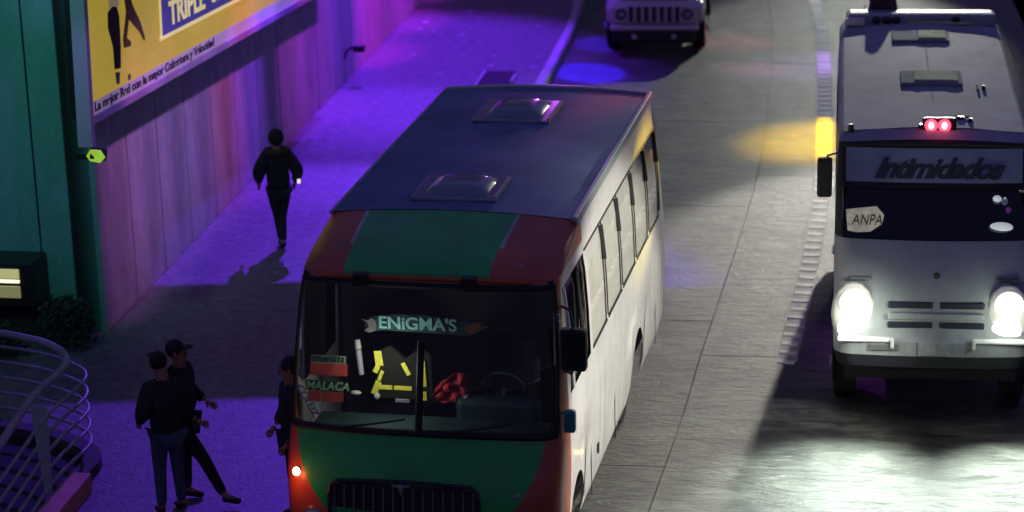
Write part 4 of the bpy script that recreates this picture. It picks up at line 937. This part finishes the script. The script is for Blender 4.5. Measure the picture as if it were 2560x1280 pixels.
# front fittings
def vy(z, x=0):
    for a, b in zip(VL, VL[1:]):
        if a[0] <= z <= b[0]: return a[1] + (b[1] - a[1]) * (z - a[0]) / (b[0] - a[0]) + .07 * (x / 1.03) ** 2
for s in (-1, 1):
    hl = build('headlight', one(ell, (s * .80 - .03, vy(1.3, .82) + .02, 1.31), (0.235, .07, .36)), M_LTPLAS, van, smooth=80)
    for z in (1.45, 1.165):
        bm = bmesh.new(); ell(bm, (s * .80 - .03 + (.01 if z > 1.3 else -.01), vy(1.3, .8) - .04, z), (.155, .04, .155), 20, 10); build('lit_lens', bm, M_HEAD, hl, smooth=90)
    bm = bmesh.new(); box(bm, (s * .70, -0.42, 1.075), (0.58, .10, .035)); build('bumper_step', bm, mat('white_step', (.7, .7, .68), .4), van, bevel=.012)
    bm = bmesh.new(); box(bm, (s * .42, -0.47, 1.05), (0.035, .05, .11)); build('bumper_clip', bm, M_LTPLAS, van, bevel=.01)
    bm = bmesh.new(); box(bm, (s * .76, vy(1.66, .76) + .02, 1.68), (0.24, .07, .05)); build('vent', bm, mat('vent_grey', (.12, .13, .13), .6), van, bevel=.02)
    l = spot('headlight_beam', (s * .8, -0.66, 1.3), (s * 0.94, -1.9, 0), 1050, (0.86, 1.0, 0.88), 96, 1.0, .06); l.parent = van
    pt = point('headlight_halo_fill', (s * .8, -0.66, 1.34), 9.5, (0.93, 1.0, .84), .12); pt.parent = van  # added lamp ahead of the lens, washes the body like a headlight halo
for z in (1.43, 1.215):
    for a, b in ((-.50, -.035), (.035, .50)):
        bm = bmesh.new(); box(bm, ((a + b) / 2 + .03, vy(z, .25) - .002, z), (b - a, .03, .075)); build('grille_slot', bm, mat('slot_dark', (.012, .014, .03), .6) if 'slot_dark' not in bpy.data.materials else bpy.data.materials['slot_dark'], van, bevel=.03)
bm = bmesh.new(); box(bm, (0.03, vy(1.32) - .025, 1.32), (1.0, .03, .07)); build('grille_bar', bm, M_VAN, van, bevel=.02)
bm = bmesh.new(); ell(bm, (0.03, vy(1.72) - .005, 1.72), (.035, .012, .05)); build('badge', bm, M_DARK, van, smooth=60)
bm = bmesh.new(); box(bm, (0.02, vy(.98) - .012, .99), (.34, .015, .15)); pl_ = build('number_plate', bm, mat('dim_plate', (.25, .28, .26), .5, noise=.3, nscale=(20, 20, 20)), van, bevel=.005)
bm = bmesh.new(); box(bm, (-.50, vy(.98) + .0, 1.0), (.30, .02, .08)); build('bumper_opening', bm, mat('vent_grey2', (.10, .11, .11), .6), van, bevel=.01)
# windshield poster, and glowing blobs standing in for reflections behind the glass
bm = bmesh.new(); prism(bm, [(-.90, 2.12), (-.92, 2.36), (-.60, 2.40), (-.52, 2.30), (-.54, 2.20), (-.66, 2.11), (-.8, 2.10)], 1, .16, .165)
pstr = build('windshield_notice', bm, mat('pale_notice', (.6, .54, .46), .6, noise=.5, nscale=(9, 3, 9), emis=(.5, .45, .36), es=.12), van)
pstr.rotation_euler = (R(-34), 0, 0); pstr.location = (0, -.06 - 1.27 + .13, .28 + .12)
pstr.rotation_euler = (0, 0, 0); pstr.location = (0, 0.0, 0)
text('notice_lettering', 'ANPA', mat('notice_ink', (.04, .03, .03), .7), pstr, (-.86, .155, 2.19), rotB, .17, sx=.72, shear=.2)
M_CABW = mat('white_cab_reflection', (.8, .82, .82), .3, emis=(.6, .65, .65), es=.5)
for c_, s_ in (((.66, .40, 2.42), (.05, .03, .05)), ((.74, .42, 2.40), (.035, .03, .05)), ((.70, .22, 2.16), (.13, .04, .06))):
    bm = bmesh.new(); ell(bm, c_, s_); build('cab_reflection', bm, M_CABW, van, smooth=60)
bm = bmesh.new(); ell(bm, (.78, .38, 2.31), (.03, .02, .035)); build('cab_reflection', bm, mat('pink_cab_reflection', (.7, .1, .5), .4, emis=(.8, .15, .7), es=.6), van, smooth=60)
bm = bmesh.new(); box(bm, (0, .55, 1.98), (1.9, .7, .06)); build('dashboard', bm, M_DARK, van)
bm = bmesh.new(); box(bm, (0, 1.3, 2.3), (1.9, .04, 1.3)); build('cabin_partition', bm, M_DARK, van)
bm = bmesh.new(); box(bm, (0, 3.2, .6), (1.8, 6.3, .3)); build('chassis', bm, M_DARK, van)
for s in (-1, 1):
    bm = bmesh.new(); box(bm, (s * 1.15, .34, 2.67), (.16, .12, .44)); mi = build('side_mirror', bm, M_BLACK, van, bevel=.03)
    bm = bmesh.new(); tube(bm, [(s * 1.0, .55, 2.9), (s * 1.12, .4, 2.9), (s * 1.15, .36, 2.8)], .014, 6); build('mirror_arm', bm, M_BLACKP, mi)
    wheel(van, s * .90, .75, .38, .24, s); wheel(van, s * .88, 4.9, .38, .26, s)
    bm = bmesh.new(); box(bm, (s * 1.03, 0.75, .62), (.025, .95, .6)); build('wheel_arch', bm, M_BLACK, van, bevel=.01)

# ================================================================== JEEP
jeep = empty('off_road_car', (2.69, 42.70, 0), 7.0); tag(jeep, 'silver off-road car with seven slot grille and round headlights behind the bus', 'car')
hwj = 0.80
bm = bmesh.new(); prism(bm, [(0.04, .46), (0.0, .60), (0.02, .86), (0.12, .98), (0.95, 1.10), (1.1, 1.12), (4.15, 1.10), (4.3, .9), (4.3, .46)], 0, -hwj, hwj); build('body', bm, M_JEEP, jeep, bevel=.04)
bm = bmesh.new(); prism(bm, [(0.10, .972), (0.14, 1.0), (1.12, 1.16), (1.12, 1.09)], 0, -.62, .62); build('hood', bm, M_JHOOD, jeep, bevel=.02)
bm = bmesh.new()
A = [(-.72, 1.1, 1.1), (.72, 1.1, 1.1), (.72, 4.1, 1.1), (-.72, 4.1, 1.1)]; Bq = [(-.60, 1.65, 1.72), (.60, 1.65, 1.72), (.60, 4.0, 1.72), (-.60, 4.0, 1.72)]
va = [bm.verts.new(q) for q in A]; vb = [bm.verts.new(q) for q in Bq]
bm.faces.new(vb); 
for k in range(4): bm.faces.new((va[k], va[(k + 1) % 4], vb[(k + 1) % 4], vb[k]))
build('cabin', bm, M_JEEP, jeep, bevel=.04)
bm = bmesh.new(); bm.faces.new([bm.verts.new(q) for q in ((-.66, 1.14, 1.13), (.66, 1.14, 1.13), (.56, 1.60, 1.66), (-.56, 1.60, 1.66))]); build('windshield', bm, mat('dark_glass', (.01, .01, .015), .05, coat=1), jeep); jeep.children[-1].location = (0, -.02, .01)
for s in (1, -1):
    bm = bmesh.new(); box(bm, (s * .70, 2.8, 1.42), (.02, 2.2, .35)); o = build('side_window', bm, bpy.data.materials['dark_glass'], jeep)
    bm = bmesh.new(); box(bm, (s * .92, 1.5, 1.12), (.16, .1, .15)); build('side_mirror', bm, M_JEEP, jeep, bevel=.03)
    bm = bmesh.new(); prism(bm, [(.10, .55), (.06, .80), (.2, .93), (.9, 1.0), (1.2, .8), (1.2, .5)], 0, s * .74, s * .88); build('fender', bm, M_JEEP, jeep, bevel=.05)
    bm = bmesh.new(); cyl(bm, (s * .60, -.03, .74), (s * .60, .06, .74), .135, .14, 22); h = build('headlight', bm, M_JEEP, jeep, smooth=40)
    bm = bmesh.new(); cyl(bm, (s * .60, -.035, .74), (s * .60, .0, .74), .11, .115, 22); build('lens', bm, mat('dim_lens', (.10, .10, .12), .1, coat=1), h, smooth=40)
    bm = bmesh.new(); ell(bm, (s * .60 + .01, -.04, .74), (.045, .02, .04)); build('bulb', bm, mat('bulb_grey', (.4, .35, .4), .2), h, smooth=60)
    bm = bmesh.new(); ell(bm, (s * .36, -.10, .34), (.05, .03, .05)); build('fog_lamp', bm, mat('fog_glass', (.5, .5, .45), .15, coat=1), jeep, smooth=60)
    wheel(jeep, s * .78, .72, .36, .24, s, 22); wheel(jeep, s * .78, 3.45, .36, .24, s, 22)
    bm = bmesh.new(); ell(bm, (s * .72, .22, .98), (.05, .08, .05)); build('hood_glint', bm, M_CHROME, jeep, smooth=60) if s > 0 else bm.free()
bm = bmesh.new(); box(bm, (-.045 + .045, -.015, .74), (.98, .04, .33)); grj = build('grille', bm, M_JEEP, jeep, bevel=.015)
for k in range(7):
    x = -.42 + k * .14; bm = bmesh.new()
    prism(bm, [(x - .038, .62), (x - .03, .60), (x + .03, .60), (x + .038, .62), (x + .038, .86), (x + .03, .885), (x - .03, .885), (x - .038, .86)], 1, -.045, -.032); build('grille_slot', bm, bpy.data.materials['slot_dark'], grj)
bm = bmesh.new(); box(bm, (0, -.06, .50), (1.62, .14, .10)); build('bumper', bm, M_JEEP, jeep, bevel=.04)
bm = bmesh.new(); box(bm, (0, -.02, .34), (1.5, .14, .24)); build('lower_bumper', bm, M_BLACKP, jeep, bevel=.03)

# ================================================================== PEOPLE
def skin(name, J, E, m, parent, root, levels=2):
    """J: name -> (x,y,z,r or (rx,ry)); E: edges; a continuous skinned surface"""
    names = list(J); me = bpy.data.meshes.new(name)
    me.from_pydata([J[k][:3] for k in names], [(names.index(a), names.index(b)) for a, b in E], [])
    me.materials.append(m)
    o = bpy.data.objects.new(name, me); link(o, parent)
    o.modifiers.new('skin', 'SKIN'); 
    if not me.skin_vertices:
        bpy.context.view_layer.objects.active = o
        me.skin_vertices
    sv = me.skin_vertices[0].data if me.skin_vertices else None
    if sv:
        for i, k in enumerate(names):
            rr_ = J[k][3]; sv[i].radius = rr_ if isinstance(rr_, tuple) else (rr_, rr_); sv[i].use_root = (k == root)
    sd = o.modifiers.new('sub', 'SUBSURF'); sd.levels = levels; sd.render_levels = levels
    o.modifiers['skin'].use_smooth_shade = True
    return o
M_SKIN = mat('skin', (0.32, 0.17, 0.11), .55)
def person(loc, hd, label, P, coat, trousers, hairm, shoe, hat=False, hood=False, scale=1.0, holds=None, group=None, bulk=0.012):
    """P: pose overrides; figure faces -y locally"""
    o = empty('person', loc, hd); o.scale = (scale,) * 3; tag(o, label, 'person')
    J = dict(pel=(0, 0, .92, (.15, .11)), sp=(0, 0, 1.10, (.14, .10)), ch=(0, .0, 1.32, (.17, .115)), nk=(0, -.01, 1.48, .06), hd1=(0, -.02, 1.56, .07), hd2=(0, -.03, 1.65, (.078, .092)), hd3=(0, -.02, 1.72, .06),
             shR=(.17, 0, 1.40, .065), elR=(.24, .02, 1.13, .045), wrR=(.24, -.06, .90, .032), shL=(-.17, 0, 1.40, .065), elL=(-.24, .02, 1.13, .045), wrL=(-.24, -.06, .90, .032),
             hiR=(.09, 0, .86, .095), knR=(.10, -.02, .49, .06), anR=(.10, .02, .10, .042), toR=(.11, -.12, .04, .035), hiL=(-.09, 0, .86, .095), knL=(-.10, -.02, .49, .06), anL=(-.10, .02, .10, .042), toL=(-.11, -.12, .04, .035))
    for k, v in P.items(): J[k] = (*v[:3], J[k][3]) if len(v) == 3 else v
    E = [('pel', 'sp'), ('sp', 'ch'), ('ch', 'nk'), ('nk', 'hd1'), ('hd1', 'hd2'), ('hd2', 'hd3'), ('ch', 'shR'), ('shR', 'elR'), ('elR', 'wrR'), ('ch', 'shL'), ('shL', 'elL'), ('elL', 'wrL'),
         ('pel', 'hiR'), ('hiR', 'knR'), ('knR', 'anR'), ('anR', 'toR'), ('pel', 'hiL'), ('hiL', 'knL'), ('knL', 'anL'), ('anL', 'toL')]
    JB = dict(J); JB['sp'] = (*J['sp'][:3], (.11, .08)); JB['ch'] = (*J['ch'][:3], (.12, .085)); JB['shR'] = (*J['shR'][:3], .05); JB['shL'] = (*J['shL'][:3], .05); JB['pel'] = (*J['pel'][:3], (.12, .09))
    skin('body', JB, E, M_SKIN, o, 'pel')
    up = lambda k, d: (*J[k][:3], (J[k][3][0] + d, J[k][3][1] + d) if isinstance(J[k][3], tuple) else J[k][3] + d)
    JT = {k: up(k, .012) for k in ('pel', 'hiR', 'knR', 'anR', 'hiL', 'knL', 'anL')}
    skin('trousers', JT, [('pel', 'hiR'), ('hiR', 'knR'), ('knR', 'anR'), ('pel', 'hiL'), ('hiL', 'knL'), ('knL', 'anL')], trousers, o, 'pel')
    JC = {k: up(k, .03 + bulk) for k in ('sp', 'ch', 'shR', 'elR', 'shL', 'elL')}
    JC['ch'] = up('ch', .04)
    px, py, pz = J['pel'][:3]; JC['hem'] = (px, py, pz - .06, (.195, .15)); JC['sp'] = (*J['sp'][:3], (.185, .15))
    JC['col'] = (J['nk'][0], J['nk'][1] + .01, J['nk'][2] - .01, .085 if not hood else .11)
    for s in 'RL':
        w_ = Vector(J['wr' + s][:3]); e_ = Vector(J['el' + s][:3]); q = e_.lerp(w_, .92); JC['cu' + s] = (*q, .048)
    skin('jacket', JC, [('hem', 'sp'), ('sp', 'ch'), ('ch', 'col'), ('ch', 'shR'), ('shR', 'elR'), ('elR', 'cuR'), ('ch', 'shL'), ('shL', 'elL'), ('elL', 'cuL')], coat, o, 'ch')
    # head: hair, face
    hx, hy, hz = J['hd2'][:3]
    bm = bmesh.new(); ell(bm, (hx, hy + .025, hz + .03), (.092, .098, .10) if not hood else (.115, .12, .13), 18, 12); build('hood' if hood else ('cap' if hat else 'hair'), bm, hairm, o, smooth=90)
    if hat:
        bm = bmesh.new(); ell(bm, (hx, hy - .10, hz + .055), (.07, .075, .012)); build('cap_brim', bm, hairm, o, smooth=90)
    if hood:
        bm = bmesh.new(); n_ = 20; tube(bm, [(J['nk'][0] + .15 * math.cos(a / n_ * 6.283), J['nk'][1] + .01 + .12 * math.sin(a / n_ * 6.283), J['nk'][2] + .0 + .01 * math.sin(a * 2.1)) for a in range(n_ + 1)], .045, 8)
        build('fur_collar', bm, mat('brown_fur', (.045, .035, .02), .95, bump=.8, noise=.5, nscale=(40, 40, 40)), o, smooth=80)
    bm = bmesh.new(); ell(bm, (hx, hy - .095, hz - .015), (.013, .02, .024)); build('nose', bm, M_SKIN, o, smooth=90)
    for s in (-1, 1): bm = bmesh.new(); ell(bm, (hx + s * .085, hy, hz - .01), (.012, .02, .03)); build('ear', bm, M_SKIN, o, smooth=90)
    for s in (-1, 1): bm = bmesh.new(); ell(bm, (hx + s * .032, hy - .085, hz + .012), (.012, .008, .007), 8, 5); build('eye', bm, M_DARK, o)
    bm = bmesh.new(); box(bm, (hx, hy - .088, hz - .055), (.045, .008, .008)); build('mouth', bm, M_DARK, o)
    # hands with five fingers
    for s, sg in (('R', 1), ('L', -1)):
        w_ = Vector(J['wr' + s][:3]); e_ = Vector(J['el' + s][:3]); d = (w_ - e_).normalized(); sd_ = d.cross(Vector((1, 0, 0))).normalized(); nrm = d.cross(sd_).normalized() * sg
        JH = {'w': (*w_, .026), 'p': (*(w_ + d * .045), (.036, .018)), 'q': (*(w_ + d * .08), (.036, .016))}
        EH = [('w', 'p'), ('p', 'q')]
        for i, (of, ln_) in enumerate(((-.03, .055), (-.01, .07), (.01, .065), (.03, .05))):
            a = w_ + d * .085 + sd_ * of; b_ = a + d * ln_ * .6; c_ = b_ + (d * .5 - nrm * .8).normalized() * ln_ * .5
            JH['a%d' % i] = (*a, .010); JH['b%d' % i] = (*b_, .009); JH['c%d' % i] = (*c_, .008); EH += [('q', 'a%d' % i), ('a%d' % i, 'b%d' % i), ('b%d' % i, 'c%d' % i)]
        t0 = w_ + d * .03 - sd_ * .038; t1 = t0 + (d - sd_ * .6).normalized() * .045
        JH['t0'] = (*t0, .011); JH['t1'] = (*t1, .009); EH += [('p', 't0'), ('t0', 't1')]
        skin('hand', JH, EH, M_SKIN, o, 'p', 1)
    for s in 'RL':
        a = Vector(J['an' + s][:3]); t = Vector(J['to' + s][:3])
        JS = {'h': (a.x, a.y + .02, a.z - .04, .05), 'm': (*(a.lerp(t, .55) + Vector((0, 0, -.01))), (.05, .042)), 't': (*(t + (t - a).normalized() * .03), (.045, .03))}
        skin('shoe', JS, [('h', 'm'), ('m', 't')], shoe, o, 'm', 1)
    return o
M_COAT = mat('black_coat', (0.012, 0.010, 0.016), .9); M_COAT2 = mat('dark_jacket', (0.02, 0.018, 0.022), .85); M_TR = mat('dark_trousers', (0.012, 0.011, 0.018), .9)
M_JEAN = mat('blue_jeans', (0.05, 0.08, 0.13), .85, noise=.3, nscale=(12, 12, 4)); M_HAIR = mat('dark_hair', (0.008, 0.006, 0.006), .7); M_SHOE = mat('dark_shoe', (0.012, 0.012, 0.012), .6); M_SHOEW = mat('pale_sole_shoe', (.25, .22, .25), .6)
# walker, seen from behind, legs crossing in stride, phone in the right hand
wk = person((-3.12, 31.10, .15), 168, 'person in a dark coat with fur collar walking away alone beside the purple wall', {
    'knR': (.03, -.06, .50), 'anR': (.0, -.03, .12), 'toR': (.0, -.17, .06), 'knL': (-.03, -.02, .50), 'anL': (-.01, .13, .15), 'toL': (-.01, .02, .04),
    'elR': (.29, .05, 1.17), 'wrR': (.27, -.12, .98), 'elL': (-.29, .05, 1.15), 'wrL': (-.25, -.10, .95)}, M_COAT, M_TR, M_COAT, M_SHOE, hood=True, scale=.93, bulk=.03)
ph = empty('phone', (-2.835, 31.0, 1.12)); tag(ph, 'small lit phone held by the person walking beside the purple wall', 'phone')
bm = bmesh.new(); box(bm, (0, 0, 0), (.045, .02, .06)); build('screen', bm, mat('lit_screen', (.8, .8, .8), .3, emis=(1, .9, .8), es=.9), ph, bevel=.006)
# two people talking, lower left
person((-3.50, 22.35, .15), 150, 'person in a dark jacket and blue jeans standing closest to the curved railing', {
    'elR': (.26, .02, 1.15), 'wrR': (.22, -.18, 1.0), 'elL': (-.28, .02, 1.14), 'wrL': (-.20, -.20, 1.02), 'hd2': (0.02, -.07, 1.65), 'hd3': (.02, -.06, 1.72),
    'anR': (.12, .02, .10), 'anL': (-.11, .0, .10)}, M_COAT2, M_JEAN, M_HAIR, M_SHOE, hat=True, scale=.97)
person((-3.38, 22.62, .15), -80, 'person in dark clothes stepping sideways with one leg out, facing the one in jeans', {
    'hiR': (.09, 0, .86), 'knR': (.09, .02, .49), 'anR': (.10, .03, .10), 'toR': (.10, -.12, .04), 'knL': (-.10, -.24, .52), 'anL': (-.10, -.42, .14), 'toL': (-.11, -.58, .08),
    'elR': (.27, .0, 1.14), 'wrR': (.2, -.2, 1.05), 'elL': (-.25, -.02, 1.13), 'wrL': (-.2, -.22, 1.0), 'ch': (0, .03, 1.32), 'hd2': (0, .0, 1.65), 'hd3': (0, .0, 1.72)}, M_COAT, M_TR, M_HAIR, M_SHOE, hat=True, scale=.99)
person((-2.20, 22.1, .15), 75, 'person in dark clothes standing right against the door side of the bus', {
    'elR': (.28, -.0, 1.14), 'wrR': (.24, -.12, .95), 'elL': (-.27, -.02, 1.13), 'wrL': (-.2, -.16, .98)}, M_COAT2, M_TR, M_HAIR, M_SHOE, scale=.98)
